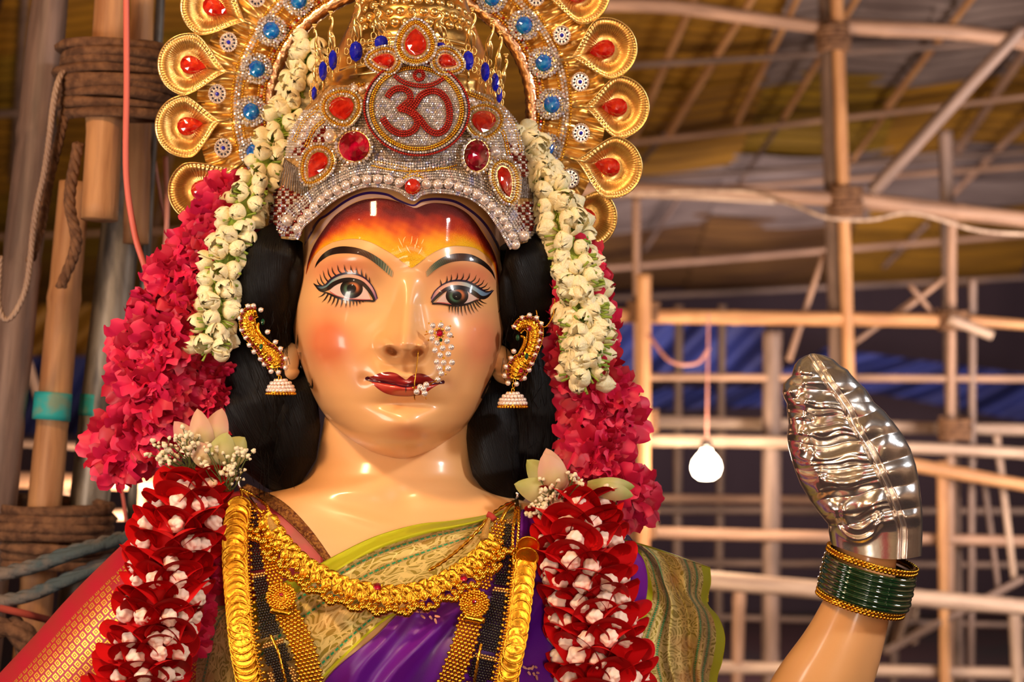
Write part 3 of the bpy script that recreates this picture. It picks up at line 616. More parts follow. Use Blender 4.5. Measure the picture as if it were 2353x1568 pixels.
# forehead colour
top = Z3([(186, 915), (205, 800), (250, 660), (330, 520), (450, 360), (560, 268), (680, 200), (800, 165), (950, 158), (1100, 188), (1230, 238), (1290, 252), (1400, 212), (1500, 203), (1650, 225), (1780, 290), (1880, 390), (1960, 510), (2040, 640), (2090, 760), (2118, 900), (2122, 1070)])
bot = Z3([(190, 918), (215, 850), (262, 745), (330, 670), (420, 612), (540, 575), (680, 562), (820, 590), (950, 655), (1080, 735), (1180, 815), (1238, 852), (1290, 825), (1400, 740), (1500, 680), (1620, 640), (1730, 632), (1880, 655), (1980, 720), (2050, 800), (2085, 900), (2121, 1075)])
top = [(x + 0 * y, y) for x, y in top]
def colF(px, py, u, v):
    fy = 470 + 0 * px; tt = crom(top, 160); bb = crom(bot, 160)
    q = v + .05 * g2(3, px, py, 6) + .04 * g2(4, px, py, 15) - .12 * np.abs(u - .5) ** 2 * 4 * 0
    edge = np.minimum(u, 1 - u); q = q - .25 * (1 - ss(0, .16, edge)) - .0
    lo = np.exp(-((px - 945) / 70) ** 2) * .12
    return ramp(q + lo, [(0, (84, 8, 12)), (.24, (112, 14, 12)), (.42, (176, 44, 10)), (.58, (226, 96, 6)), (.76, (248, 152, 4)), (1, (250, 192, 8))])
V, f, C = band_mesh(top, bot, 300, 70, .0012, colF)
PF = paint('glitter_paint', (200, 90, 20), .28, .3, True, bump=(420, .8, (1, 1, 1), 3))
obj('forehead_paint', V, f, PF, ST, cols=C, label='dark red to yellow painted forehead mark')
# white margin and violet line round it
wt = Z3([(165, 640), (300, 400), (400, 325), (560, 205), (700, 133), (840, 105), (1000, 125), (1110, 180), (1260, 232), (1350, 185), (1500, 168), (1680, 195), (1850, 295), (1980, 420), (2080, 580), (2140, 720)])
add_paint('violet_line', [stroke([(p[0], p[1] - 1) for p in wt], [1, 3, 2.6, 2.6, 2.8, 3, 3, 2.5, 2, 3, 3.2, 3, 3, 3, 3, 2], .0006, 160)], paint('violet_paint', (56, 30, 104)))
wm = Z3([(225, 620), (330, 470), (450, 325), (570, 232), (690, 168), (820, 135), (980, 138), (1100, 170), (1262, 240), (1380, 200), (1500, 185), (1660, 208), (1810, 285), (1930, 400), (2030, 560), (2100, 720)])
add_paint('pale_margin', [stroke(wm, [1, 4, 4.5, 4, 4, 4, 3.5, 3, 2, 3, 3.5, 4, 4.5, 4.5, 4, 2], .0005, 160)], paint('pale_paint', (236, 190, 168)))
mk = [[(1115, 555), (1135, 600), (1158, 645)], [(1185, 540), (1168, 565), (1160, 600)], [(1250, 535), (1245, 580), (1232, 620)], [(1305, 555), (1295, 600), (1275, 650)], [(1365, 565), (1355, 590), (1342, 615)],
      [(1108, 630), (1122, 665), (1145, 700)], [(1190, 630), (1210, 670), (1236, 708)], [(1350, 645), (1335, 680), (1310, 718)], [(1275, 620), (1280, 640), (1275, 660)]]
add_paint('forehead_strokes', [stroke(Z3(p), [.4, 1.1, .3], .0022, 8) for p in mk], paint('cream_paint', (250, 224, 150)), kind='stuff')
# eyebrows
def brow(t, b_, flip, name):
    def cf(px, py, u, v):
        q = u if not flip else 1 - u
        s = .08 * np.sin(px * 1.9 + py * .5) * (q > .55)
        return ramp(q + s, [(0, (24, 14, 14)), (.40, (36, 20, 16)), (.62, (78, 46, 26)), (.78, (72, 82, 70)), (.92, (110, 130, 108)), (1, (205, 165, 120))])
    V, f, C = band_mesh(Z3(t), Z3(b_), 90, 10, .0012, cf); obj(name, V, f, PM, ST, cols=C)
brow([(275, 852), (295, 795), (350, 720), (430, 665), (530, 638), (640, 642), (750, 667), (850, 712), (940, 772), (1010, 835), (1062, 895)],
     [(276, 853), (320, 800), (385, 750), (450, 722), (540, 708), (650, 710), (740, 727), (820, 765), (900, 822), (980, 890), (1050, 948)], False, 'eyebrow')
brow([(1388, 892), (1450, 822), (1540, 757), (1640, 717), (1740, 707), (1850, 722), (1950, 772), (2020, 832), (2065, 900), (2086, 975)],
     [(1397, 945), (1470, 882), (1550, 832), (1650, 795), (1760, 782), (1860, 792), (1940, 822), (2010, 872), (2050, 915), (2085, 976)], True, 'eyebrow')
# eyes
WHITE = paint('eye_white', (226, 196, 186)); PK = paint('pink_rim', (196, 92, 92))
def eye(scl_t, scl_b, ic, lid, low, crease, lash_t, lash_b, shade, fl):
    e = None
    V, f, _ = band_mesh(Z3(scl_t), Z3(scl_b), 50, 14, .0010); e = obj('eye', V, f, WHITE, ST)
    add_paint('eye_rim', [stroke(Z3(scl_b), [1, 1.3, 1.3, 1], .0013, 40)], PK, parent=e)
    cx, cy = Z3([ic])[0]; lt = np.array(crom(Z3(scl_t), 60))
    def disc(rx, ry, off, colf, n=40, nr_=10):
        a = np.arange(n) / n * 2 * PI; rr = np.linspace(0, 1, nr_)
        px = (cx + rx * np.cos(a)[:, None] * rr).ravel(); py = (cy + ry * np.sin(a)[:, None] * rr).ravel()
        o = np.argsort(lt[:, 0]); top_ = np.interp(px, lt[o, 0], lt[o, 1]); py = np.maximum(py, top_ - 1)
        V = WA(px, py, headY(px, py) - off); R_ = np.tile(rr, n); A_ = np.repeat(a, nr_)
        return V, grid_faces(n, nr_, True), colf(R_, A_)
    def ci(r_, a):
        side = .5 + .5 * np.cos(a + .6); base = ramp(side, [(0, (78, 120, 96)), (.4, (60, 62, 44)), (.6, (90, 56, 34)), (1, (206, 118, 66))]); k = np.exp(-((r_ - .52) / .14) ** 2)[:, None]
        return base * k + np.array(srgb(22, 16, 14)[:3]) * (1 - k)
    V, f, C = disc(26, 22.5, .0016, ci); obj('iris', V, f, PM, e, cols=C)
    V, f, C = disc(10.5, 10, .0020, lambda r_, a: np.zeros((len(r_), 3)) + srgb(8, 6, 6)[0]); obj('pupil', V, f, PM, e, cols=C)
    # lid shade between crease and lash line
    V, f, C = band_mesh(Z3(crease), Z3([(x_, y_) for x_, y_ in lid]), 60, 6, .0012, lambda px, py, u, v: ramp(u if not fl else 1 - u, shade)); obj('eyelid', V, f, PM, ST, cols=C)
    k = (lambda a: a) if not fl else (lambda a: a[::-1])
    add_paint('eyeliner', [stroke(Z3(lid), k([.3, 3.5, 5, 4.6, 4.4, 4.4, 4, 2.5]), .0024, 80), stroke(Z3(low), k([.6, 2.2, 2.6, 2.2, 1.6, 2.2]), .0022, 60)], PB)
    add_paint('crease_line', [stroke(Z3(crease), k([.5, 2.4, 2.4, 2.0, 1.4, 1]), .0020, 70)], paint('violet_black_paint', (40, 24, 58)))
    def lashes(L, w): return [stroke(Z3([b_, ((b_[0] + t_[0]) / 2 + c_[0], (b_[1] + t_[1]) / 2 + c_[1]), t_]), [w, w * .75, .15], .0026, 9) for b_, t_, c_ in L]
    add_paint('upper_eyelashes', lashes(lash_t, 1.7), PB, kind='stuff'); add_paint('lower_eyelashes', lashes(lash_b, 1.5), PB, kind='stuff')
cr = [(280, 1030), (370, 1030), (440, 965), (520, 922), (610, 905), (700, 918), (780, 958), (840, 1020), (880, 1090), (902, 1160)]
ct = np.array(crom(cr, 100))
def up(bx, tip, cx_=0, cy_=8):
    i = np.argmin(abs(ct[:, 0] - bx)); return ((bx, ct[i, 1]), tip, (cx_, cy_))
L1 = [up(a, t, c, 9) for a, t, c in [(320, (262, 1005), 0), (345, (295, 960), -8), (375, (325, 915), -8), (410, (356, 876), -10), (445, (403, 852), -10), (490, (444, 838), -10), (545, (500, 820), -10), (600, (568, 818), -8), (655, (633, 826), -5), (705, (688, 842), -4), (750, (740, 860), -2), (790, (785, 900), 0), (825, (820, 940), 0)]]
lo = crom([(330, 1090), (400, 1105), (520, 1155), (650, 1178), (800, 1185), (868, 1185)], 100)
def dn(lo, bx, tip, cx_=0): i = np.argmin(abs(lo[:, 0] - bx)); return ((bx, lo[i, 1]), tip, (cx_, 6))
L2 = [dn(lo, a, t, 4) for a, t in [(380, (308, 1148)), (410, (343, 1200)), (440, (398, 1212)), (475, (435, 1232)), (510, (475, 1250)), (548, (530, 1252)), (585, (580, 1256)), (622, (622, 1252)), (658, (655, 1236)), (690, (692, 1240)), (722, (722, 1220)), (755, (755, 1200))]]
eye([(420, 1085), (470, 1035), (540, 1005), (640, 985), (730, 1005), (790, 1060), (835, 1160)], [(425, 1090), (500, 1135), (580, 1155), (680, 1168), (770, 1172), (836, 1172)], (643, 1060),
    [(262, 1012), (330, 1075), (400, 1060), (470, 1010), (560, 975), (650, 972), (740, 1000), (810, 1065), (862, 1150), (870, 1190)],
    [(330, 1088), (400, 1105), (520, 1155), (650, 1178), (800, 1182), (868, 1186)], cr, L1, L2,
    [(0, (70, 60, 90)), (.25, (110, 160, 165)), (.42, (196, 176, 160)), (.65, (224, 168, 140)), (.85, (206, 150, 160)), (1, (120, 80, 140))], False)
cr2 = [(1440, 1160), (1480, 1085), (1560, 1018), (1660, 982), (1780, 985), (1870, 1022), (1950, 1072), (2000, 1095), (2065, 1078)]; ct = np.array(crom(cr2, 100))
L3 = [up(a, t, c, 9) for a, t, c in [(1545, (1530, 965), 3), (1590, (1600, 932), 6), (1635, (1643, 916), 6), (1685, (1706, 903), 8), (1735, (1766, 903), 10), (1785, (1830, 903), 10), (1830, (1895, 922), 12), (1865, (1932, 948), 12), (1900, (1972, 972), 12), (1930, (2008, 1000), 12), (1960, (2035, 1040), 12), (1985, (2055, 1068), 8)]]
lo2 = crom([(1450, 1208), (1540, 1213), (1680, 1232), (1800, 1215), (1880, 1185), (1950, 1160)], 100)
L4 = [dn(lo2, a, t, -3) for a, t in [(1625, (1628, 1300)), (1655, (1660, 1308)), (1685, (1690, 1320)), (1712, (1718, 1335)), (1742, (1756, 1336)), (1775, (1800, 1328)), (1805, (1845, 1322)), (1832, (1880, 1310)), (1858, (1915, 1292)), (1880, (1944, 1258)), (1898, (1968, 1238)), (1920, (2000, 1212))]]
eye([(1490, 1195), (1545, 1135), (1610, 1085), (1690, 1062), (1780, 1072), (1850, 1110), (1905, 1160)], [(1492, 1200), (1570, 1205), (1650, 1218), (1740, 1220), (1820, 1205), (1904, 1165)], (1700, 1132),
    [(1445, 1200), (1500, 1140), (1590, 1068), (1690, 1045), (1800, 1062), (1870, 1105), (1940, 1148), (2000, 1140), (2068, 1078)],
    [(1450, 1210), (1540, 1213), (1680, 1232), (1800, 1215), (1880, 1185), (1950, 1162)], cr2, L3, L4,
    [(0, (90, 80, 120)), (.22, (120, 160, 190)), (.4, (170, 190, 190)), (.6, (228, 176, 140)), (.85, (224, 160, 140)), (1, (130, 90, 150))], True)
# lips
ut = Z4([(782, 735), (860, 715), (920, 690), (1010, 675), (1090, 690), (1150, 730), (1192, 752), (1240, 715), (1310, 690), (1390, 705), (1450, 745), (1510, 778), (1572, 775)])
ml_ = Z4([(784, 745), (860, 768), (950, 778), (1080, 802), (1180, 822), (1300, 806), (1400, 800), (1480, 792), (1572, 782)])
lb = Z4([(800, 752), (845, 782), (900, 838), (980, 888), (1080, 915), (1200, 922), (1300, 912), (1380, 888), (1450, 840), (1520, 800), (1570, 783)])
V, f, C = band_mesh(ut, ml_, 110, 14, .0012, lambda px, py, u, v: ramp(v + .1 * g2(8, px, py, 7), [(0, (120, 22, 30)), (.25, (166, 40, 38)), (.7, (158, 36, 38)), (1, (96, 16, 26))]))
LIP = paint('lip_paint', (170, 50, 40), .22, 1, True); obj('upper_lip', V, f, LIP, ST, cols=C)
V, f, C = band_mesh(ml_, lb, 110, 14, .0012, lambda px, py, u, v: ramp(v + .08 * g2(9, px, py, 8), [(0, (120, 24, 34)), (.18, (196, 62, 50)), (.6, (206, 72, 54)), (.88, (172, 44, 40)), (1, (126, 30, 34))]))
obj('lower_lip', V, f, LIP, ST, cols=C)
PL = paint('maroon_paint', (66, 8, 30))
add_paint('mouth_line', [stroke(ml_, [2.5, 1.6, 1.6, 1.7, 1.8, 1.6, 1.4, 2, 2.5], .0022, 80), stroke(Z4([(795, 725), (800, 738), (806, 752)]), [3, 5.5, 3], .0024, 8), stroke(Z4([(1553, 762), (1556, 775), (1556, 792)]), [3, 5, 3], .0024, 8), stroke(Z4([(1184, 820), (1188, 850), (1184, 885)]), [1, 1.4, .4], .0022, 8)], PL)
# painted side curls
SK = paint('brown_paint', (60, 36, 26))
add_paint('painted_curls', [stroke(Z4([(103, 300), (104, 360), (96, 410), (88, 445), (72, 410), (62, 350)]), [.3, 1.2, 2.6, 3.6, 2, .3], .002, 24), stroke(Z4([(118, 480), (124, 560), (150, 650), (190, 760), (240, 838), (252, 800), (246, 740)]), [5, 4, 3, 3, 3.6, 2, .3], .002, 40),
                            stroke(Z4([(2080, 640), (2040, 740), (1985, 850), (1948, 940)]), [.5, 2.2, 2.5, 3], .002, 30), stroke(Z4([(1950, 945), (1990, 900), (2030, 830)]), [3, 1.6, .3], .002, 20)], SK, kind='stuff')
# ================================================================ hair and clothing of the statue
class X:                                         # tiny arithmetic on node sockets
    nt = None
    def __init__(s, v): s.v = v
    def _m(op, *a, clamp=False):
        n = X.nt.nodes.new('ShaderNodeMath'); n.operation = op; n.use_clamp = clamp
        for i, q in enumerate(a):
            q = q.v if isinstance(q, X) else q
            if isinstance(q, (int, float)): n.inputs[i].default_value = q
            else: X.nt.links.new(q, n.inputs[i])
        return X(n.outputs[0])
    def __add__(s, o): return X._m('ADD', s, o)
    __radd__ = __add__
    def __sub__(s, o): return X._m('SUBTRACT', s, o)
    def __mul__(s, o): return X._m('MULTIPLY', s, o)
    __rmul__ = __mul__
    def lt(s, o): return X._m('LESS_THAN', s, o)
    def gt(s, o): return X._m('GREATER_THAN', s, o)
    def abs(s): return X._m('ABSOLUTE', s)
    def frac(s): return X._m('FRACT', s)
    def sin(s): return X._m('SINE', s)
    def mx(s, o): return X._m('MAXIMUM', s, o)
    def mn(s, o): return X._m('MINIMUM', s, o)
    def clamp(s): return X._m('ADD', s, 0.0, clamp=True)
def xmix(f, a, b):
    n = X.nt.nodes.new('ShaderNodeMix'); n.data_type = 'RGBA'; X.nt.links.new(f.v, n.inputs[0])
    for i, q in ((6, a), (7, b)):
        if isinstance(q, tuple): n.inputs[i].default_value = q
        else: X.nt.links.new(q, n.inputs[i])
    return n.outputs[2]
def uvxy():
    t = X.nt.nodes.new('ShaderNodeTexCoord'); s = X.nt.nodes.new('ShaderNodeSeparateXYZ'); X.nt.links.new(t.outputs['UV'], s.inputs[0]); return X(s.outputs[0]), X(s.outputs[1]), t.outputs['UV'], t.outputs['Object']
def xtex(kind, vec, scale, out=0, **kw):
    n = X.nt.nodes.new(kind); n.inputs['Scale'].default_value = scale
    for k, v in kw.items():
        if k in n.inputs: n.inputs[k].default_value = v
        else: setattr(n, k, v)
    X.nt.links.new(vec, n.inputs['Vector']); return X(n.outputs[out])
def xvec(a, b, c=0.0):
    n = X.nt.nodes.new('ShaderNodeCombineXYZ')
    for i, q in enumerate((a, b, c)):
        if isinstance(q, X): X.nt.links.new(q.v, n.inputs[i])
        else: n.inputs[i].default_value = q
    return n.outputs[0]
def newmat(name, rough=.4, metal=0.0, sheen=0.0, coat=0.0):
    m = bpy.data.materials.new(name); m.use_nodes = True; X.nt = m.node_tree; b = m.node_tree.nodes['Principled BSDF']
    b.inputs['Roughness'].default_value = rough; b.inputs['Metallic'].default_value = metal; b.inputs['Sheen Weight'].default_value = sheen; b.inputs['Coat Weight'].default_value = coat
    return m, b
def lnk(a, b): X.nt.links.new(a.v if isinstance(a, X) else a, b)
def xbump(b, h, strength=.5, dist=.003):
    u = X.nt.nodes.new('ShaderNodeBump'); u.inputs['Strength'].default_value = strength; u.inputs['Distance'].default_value = dist; lnk(h, u.inputs['Height']); lnk(u.outputs[0], b.inputs['Normal'])
HAIR, hb = newmat('black_hair', .36)
u, v, uv, ob = uvxy()
hn = xtex('ShaderNodeTexNoise', xvec(u * 260 + v * 60, v * 5.0), 1.0, Detail=4)
hb.inputs['Base Color'].default_value = srgb(5, 4, 5); hb.inputs['Specular IOR Level'].default_value = .2
xbump(hb, hn, .9, .004)
def uvtube(P, r, n=40, lobes=0, amp=0.0, twist=0.0, flat=1.0):
    V, F = tube(P, r, n, cap=True, lobes=lobes, amp=amp, twist=twist, flat=flat); m = len(P)
    uv_ = np.stack([np.repeat(np.arange(n) / n, m), np.tile(np.linspace(0, 1, m), n)], 1); return V, F, uv_
def lock(P, r, parent, label=None, lobes=31, amp=.006, twist=3, n=120, m=90, flat=1.0):
    C = crom([tuple(W(*p)) for p in P], m); rr = np.interp(np.linspace(0, 1, m), np.linspace(0, 1, len(r)), r) / 1000
    V, F, uv_ = uvtube(C, rr, n, lobes, amp, twist, flat); return obj('hair_lock', V, F, HAIR, parent, uvs=uv_, label=label)
hair = lock([(925, 420, .02), (925, 560, .05), (925, 700, .06), (925, 840, .07), (925, 950, .07)], [160, 200, 215, 215, 170], ST); hair.name = 'hair'
lock([(640, 560, .02), (606, 660, .03), (592, 780, .03), (600, 900, .02), (612, 1000, .0), (640, 1080, -.02), (668, 1118, -.03)], [40, 66, 88, 102, 108, 86, 26], hair, twist=4)
lock([(672, 850, .02), (668, 930, -.01), (670, 1010, -.03), (668, 1080, -.04), (662, 1125, -.04)], [30, 62, 66, 56, 16], hair, twist=6, lobes=37)
lock([(655, 528, -.06), (628, 580, -.09), (610, 650, -.09), (612, 720, -.07), (630, 790, -.03)], [30, 66, 68, 62, 40], hair, twist=8, lobes=41, amp=.007)
lock([(680, 556, -.08), (664, 620, -.10), (652, 690, -.08), (648, 760, -.05)], [16, 34, 36, 22], hair, twist=6)
lock([(1185, 560, .0), (1215, 660, .03), (1222, 780, .03), (1216, 900, .02), (1205, 1000, .01), (1190, 1090, -.01), (1175, 1150, -.02)], [40, 60, 66, 76, 84, 72, 24], hair, twist=4)
lock([(1158, 860, .02), (1142, 940, -.02), (1136, 1020, -.04), (1144, 1090, -.05), (1162, 1160, -.04)], [26, 60, 64, 56, 14], hair, twist=6, lobes=37)
lock([(1200, 545, -.05), (1212, 590, -.09), (1222, 650, -.09), (1222, 720, -.07), (1205, 800, -.03)], [28, 56, 58, 54, 36], hair, twist=8, lobes=41, amp=.007)
lock([(1178, 575, -.09), (1176, 640, -.10), (1178, 710, -.09), (1182, 780, -.05)], [14, 28, 30, 18], hair, twist=6)
sp = []                                          # loose single hairs
for k in range(150):
    s_ = rnd.choice([-1, 1]); cx_ = 625 if s_ < 0 else 1205; y0 = rnd.uniform(560, 1060); L = rnd.uniform(50, 130); a = rnd.uniform(-50, 50); dy = -.155 if y0 < 780 else -.125
    x0 = cx_ + a; sp.append(tube([tuple(W(x0 + rnd.uniform(-6, 6) + q * q * rnd.uniform(-16, 16), y0 + q * L, dy + .02 + .03 * abs(a) / 50)) for q in (0, .33, .66, 1)], .0006, 4))
V, F = join(sp); obj('loose_hairs', V, F, HAIR, hair, kind='stuff', uvs=np.zeros((len(V), 2)))

def cloth(name, A, B, nu, nv, Yf, off, fold, m, parent=ST, ulen=1.0, vlen=1.0, thick=.003, wob=0, **kw):
    """sheet between two edge curves A (u=0) and B (u=1); v runs along them"""
    a, b = crom(A, nv), crom(B, nv); u = np.linspace(0, 1, nu)[:, None, None]
    P = a[None] * (1 - u) + b[None] * u; U = np.repeat(u[..., 0], nv, 1); Vv = np.repeat(np.linspace(0, 1, nv)[None], nu, 0)
    px, py = P[..., 0], P[..., 1]
    y = Yf(px, py) - off - fold(U, Vv)
    V = WA(px, py, y).reshape(-1, 3); uv_ = np.stack([U.ravel() * ulen, Vv.ravel() * vlen], 1)
    f = grid_faces(nu, nv); n = len(V)
    if ((V[nv] - V[0])[0] * (V[1] - V[0])[2] > 0): f = f[:, ::-1]
    e = []
    bd = [i * nv for i in range(nu)] + [(nu - 1) * nv + j for j in range(1, nv)] + [i * nv + nv - 1 for i in range(nu - 2, -1, -1)] + list(range(nv - 2, 0, -1))
    for i in range(len(bd)): p, q = bd[i], bd[(i + 1) % len(bd)]; e.append((p, q, q + n, p + n))
    return obj(name, np.concatenate([V, V + [0, thick, 0]]), [f, f[:, ::-1] + n, np.array(e)], m, parent, uvs=np.concatenate([uv_, uv_]), **kw)
# --- materials of the saree
def zari(name, lines, edge, base=(150, 132, 40), hi=(226, 206, 130), green=(182, 186, 0), copper=(188, 120, 70)):
    m, b = newmat(name, .34, .5, .15); u, v, uv, ob = uvxy()
    w = xtex('ShaderNodeTexNoise', uv, 5, Detail=3); vo = xtex('ShaderNodeTexVoronoi', xvec(u * 1.0 + w * .18, v + w * .18), 11, feature='DISTANCE_TO_EDGE'); vr = xtex('ShaderNodeTexVoronoi', xvec(u + w * .1, v + w * .1), 6, 0)
    rings = ((vr * 34).sin() + .2).gt(0); vine = vo.lt(.045); pat = (rings * .7).mx(vine)
    weave = ((u * 900).sin() * (v * 1400).sin()) * .5 + .5
    c = xmix(pat, srgb(*base), srgb(*hi)); cn = xtex('ShaderNodeTexNoise', uv, 2.2); c = xmix(((cn - .5) * 6).clamp() * .55, c, srgb(*copper))
    for k, (a, bb) in enumerate(edge):
        e = u.gt(a) * u.lt(bb); c = xmix(e, c, srgb(*green)); pat = pat * (e * -1 + 1)
    for k, (pos, nrep) in enumerate(lines):
        dd = (u - pos).abs().lt(.010) * (v * nrep).frac().lt(.62); gl = (u - pos).abs().lt(.03)
        tz = ((v * nrep * 2).frac() - .5).abs() * .02; zz = ((u - pos).abs() - .022 - tz).abs().lt(.004)
        c = xmix(gl * .6, c, srgb(112, 110, 44)); c = xmix(zz, c, srgb(206, 170, 120)); c = xmix(dd, c, srgb(8, 140, 96))
    lnk(c, b.inputs['Base Color']); xbump(b, pat * .6 + weave * .25, .45, .003); return m
ZB = zari('gold_border_silk', [(.22, 34), (.40, 34), (.88, 34)], [(-.1, .165), (.97, 1.2)])
ZS = zari('gold_shoulder_silk', [(.17, 46), (.30, 46), (.72, 46), (.82, 46)], [(-.1, .09), (.90, 1.2)])
PUR, pb = newmat('purple_silk', .42, 0, .3); u, v, uv, ob = uvxy()
pn = xtex('ShaderNodeTexNoise', ob, 400, Detail=2); pb.inputs['Sheen Tint'].default_value = srgb(220, 60, 200)
c = xmix(((xtex('ShaderNodeTexNoise', ob, 3.0) - .45) * 4).clamp(), srgb(104, 14, 138), srgb(74, 12, 140)); lnk(c, pb.inputs['Base Color']); xbump(pb, pn, .25, .001)
SLV, sb = newmat('pink_brocade', .42, .1, .5); u, v, uv, ob = uvxy()
cu, cv = (u * 60).frac(), (v * 44 + (u * 60 - (u * 60).frac()) * .5).frac()
d1 = (cu - .5).abs().mx((cv - .5).abs()); sq = d1.lt(.36) * d1.gt(.2); dot = d1.lt(.09); wear = xtex('ShaderNodeTexNoise', uv, 9, Detail=3)
msk = (sq.mx(dot)) * wear.gt(.40) * (u.gt(.18) * u.lt(.66)); c = xmix(msk, srgb(176, 22, 48), srgb(236, 176, 60)); stripes = ((v * 60 + wear * 3).sin() * .5 + .5) * .4; c2 = xmix(stripes * (msk * -1 + 1), c, srgb(160, 44, 40))
lnk(c2, sb.inputs['Base Color']); lnk(msk * .75, sb.inputs['Metallic']); xbump(sb, msk + xtex('ShaderNodeTexNoise', ob, 300) * .5, .4, .002); sb.inputs['Sheen Tint'].default_value = srgb(250, 120, 100)
BLS = mat('crimson_silk', srgb(176, 22, 48), .42, noise=(srgb(160, 40, 40), 20, .4, .6), sheen=.5)
# --- blouse and sleeve
C = crom([tuple(W(*p)) for p in [(640, 1290, .03), (560, 1300, .02), (480, 1326, .0), (340, 1460, -.01), (220, 1592, -.01), (90, 1730, -.01)]], 90)
V, F, uv_ = uvtube(C, np.interp(np.linspace(0, 1, 90), [0, .18, .35, .6, 1], [.16, .175, .188, .192, .19]), 96, flat=.9); obj('sleeve', V, F, SLV, ST, uvs=uv_, label='crimson brocade sleeve woven with small gold squares')
cloth('blouse', [(500, 1140), (450, 1200), (430, 1300), (430, 1420), (440, 1660)], [(575, 1122), (640, 1172), (700, 1225), (742, 1292), (700, 1660)], 40, 60, torsoY, .006, lambda u, v: .004 * np.sin(u * 9) * v, BLS, label='crimson silk blouse')
BR = mat('gold_braid', srgb(170, 118, 58), .45, .6, noise=(srgb(110, 60, 34), 160, .4, .6), bump=(260, 1.0))
cloth('neckline_braid', [(548, 1125), (620, 1165), (690, 1225), (752, 1296)], [(568, 1112), (648, 1152), (712, 1215), (766, 1290)][::1], 8, 50, torsoY, .012, lambda u, v: .004 * np.sin(u * PI), BR)
# --- purple silk, gold border, shoulder drape
def pf(u, v):
    f = 0
    for c_, w_, h in ((.06, .035, .016), (.15, .03, .012), (.24, .04, .02), (.36, .05, .012), (.60, .03, .018), (.70, .03, .012), (.80, .04, .020), (.92, .03, .012)):
        f = f + h * np.exp(-((u + .05 * np.sin(v * 3 + c_ * 20) - c_) / w_) ** 2) * (.5 + .7 * v)
    return f
cloth('purple_saree', [(1150, 1180), (1100, 1290), (1020, 1350), (930, 1400), (860, 1465), (760, 1550), (690, 1660)], [(1330, 1150), (1430, 1215), (1478, 1290), (1490, 1380), (1470, 1450), (1500, 1550), (1510, 1660)], 150, 60, torsoY, .014, pf, PUR, label='purple silk saree drape')
MOT = mat('woven_motif', srgb(206, 150, 130), .4, .5)
for cx_, cy_, sx_ in ((985, 1410, 1), (1272, 1398, .5), (1224, 1540, .6)):
    parts = [stroke([(cx_ + sx_ * a, cy_ + b_), (cx_ + sx_ * (a + c_) / 1, cy_ + (b_ + d_) / 1)], [2.2, 2.8, 1.5], .0 + .040, 8, torsoY) for a, b_, c_, d_ in ((-38, -8, 16, 6), (-20, -2, 16, -2), (-18, 4, 10, 8), (-4, 0, 8, -10), (2, 6, 6, 8), (8, -8, 10, 4), (14, 6, 12, 2), (14, 12, 4, 12))]
    V, F = join(parts); obj('woven_flower', V, F, MOT, ST)
cloth('gold_border', [(1196, 1160), (1119, 1183), (1035, 1197), (956, 1206), (854, 1236), (745, 1290), (640, 1345), (560, 1400), (500, 1470)], [(1200, 1178), (1150, 1262), (1090, 1312), (1020, 1362), (932, 1403), (868, 1440), (752, 1552), (700, 1620), (640, 1690)], 90, 130, torsoY, .022,
      lambda u, v: .010 * np.sin(u * 8 + v * 5) * np.sin(v * PI) + .012 * np.exp(-((u - .10 - .1 * v) / .07) ** 2), ZB, ulen=1, vlen=1.6, label='gold brocade border with yellow green edge')
cloth('left_border', [(392, 1640), (400, 1560), (424, 1490), (448, 1430), (478, 1398), (520, 1392)], [(560, 1700), (560, 1600), (560, 1520), (560, 1470), (560, 1420), (556, 1400)], 60, 70, torsoY, .02, lambda u, v: .025 * np.sin(u * 2.2) + .008 * np.sin(v * 10), ZB, vlen=1.0, label='fold of gold brocade at the left of the chest')
def shY(px, py): return -.15 + (px - 1430) / 1000 * .5 + .0 * py
def sf(u, v): return .035 * np.sin(u * PI) * (1 - .3 * v) + .020 * np.exp(-((u - .25 - .3 * v) / .06) ** 2) - .018 * np.exp(-((u - .42 - .38 * v) / .05) ** 2) + .02 * np.exp(-((u - .62 - .25 * v) / .08) ** 2)
cloth('shoulder_drape', [(1422, 1238), (1455, 1262), (1478, 1310), (1484, 1370), (1456, 1440), (1446, 1500), (1466, 1568), (1480, 1680)], [(1632, 1304), (1634, 1340), (1626, 1385), (1652, 1420), (1666, 1465), (1660, 1520), (1648, 1568), (1650, 1680)], 110, 120, shY, .0, sf, ZS, vlen=2.0, label='gold brocade shoulder drape with yellow green edges')
cloth('shoulder_top', [(1422, 1238), (1480, 1252), (1550, 1275), (1632, 1304)], [(1428, 1250), (1480, 1300), (1560, 1340), (1628, 1385)], 20, 60, lambda px, py: shY(px, py) + .12 - (py - 1240) / 1000 * .8, 0, lambda u, v: 0 * u, ZS, label='turned back top of the shoulder drape')
cloth('purple_underfold', [(1424, 1240), (1430, 1300), (1436, 1400), (1440, 1460)], [(1432, 1240), (1480, 1290), (1486, 1370), (1452, 1450)], 24, 40, shY, .03, lambda u, v: .02 * np.sin(u * PI), PUR)
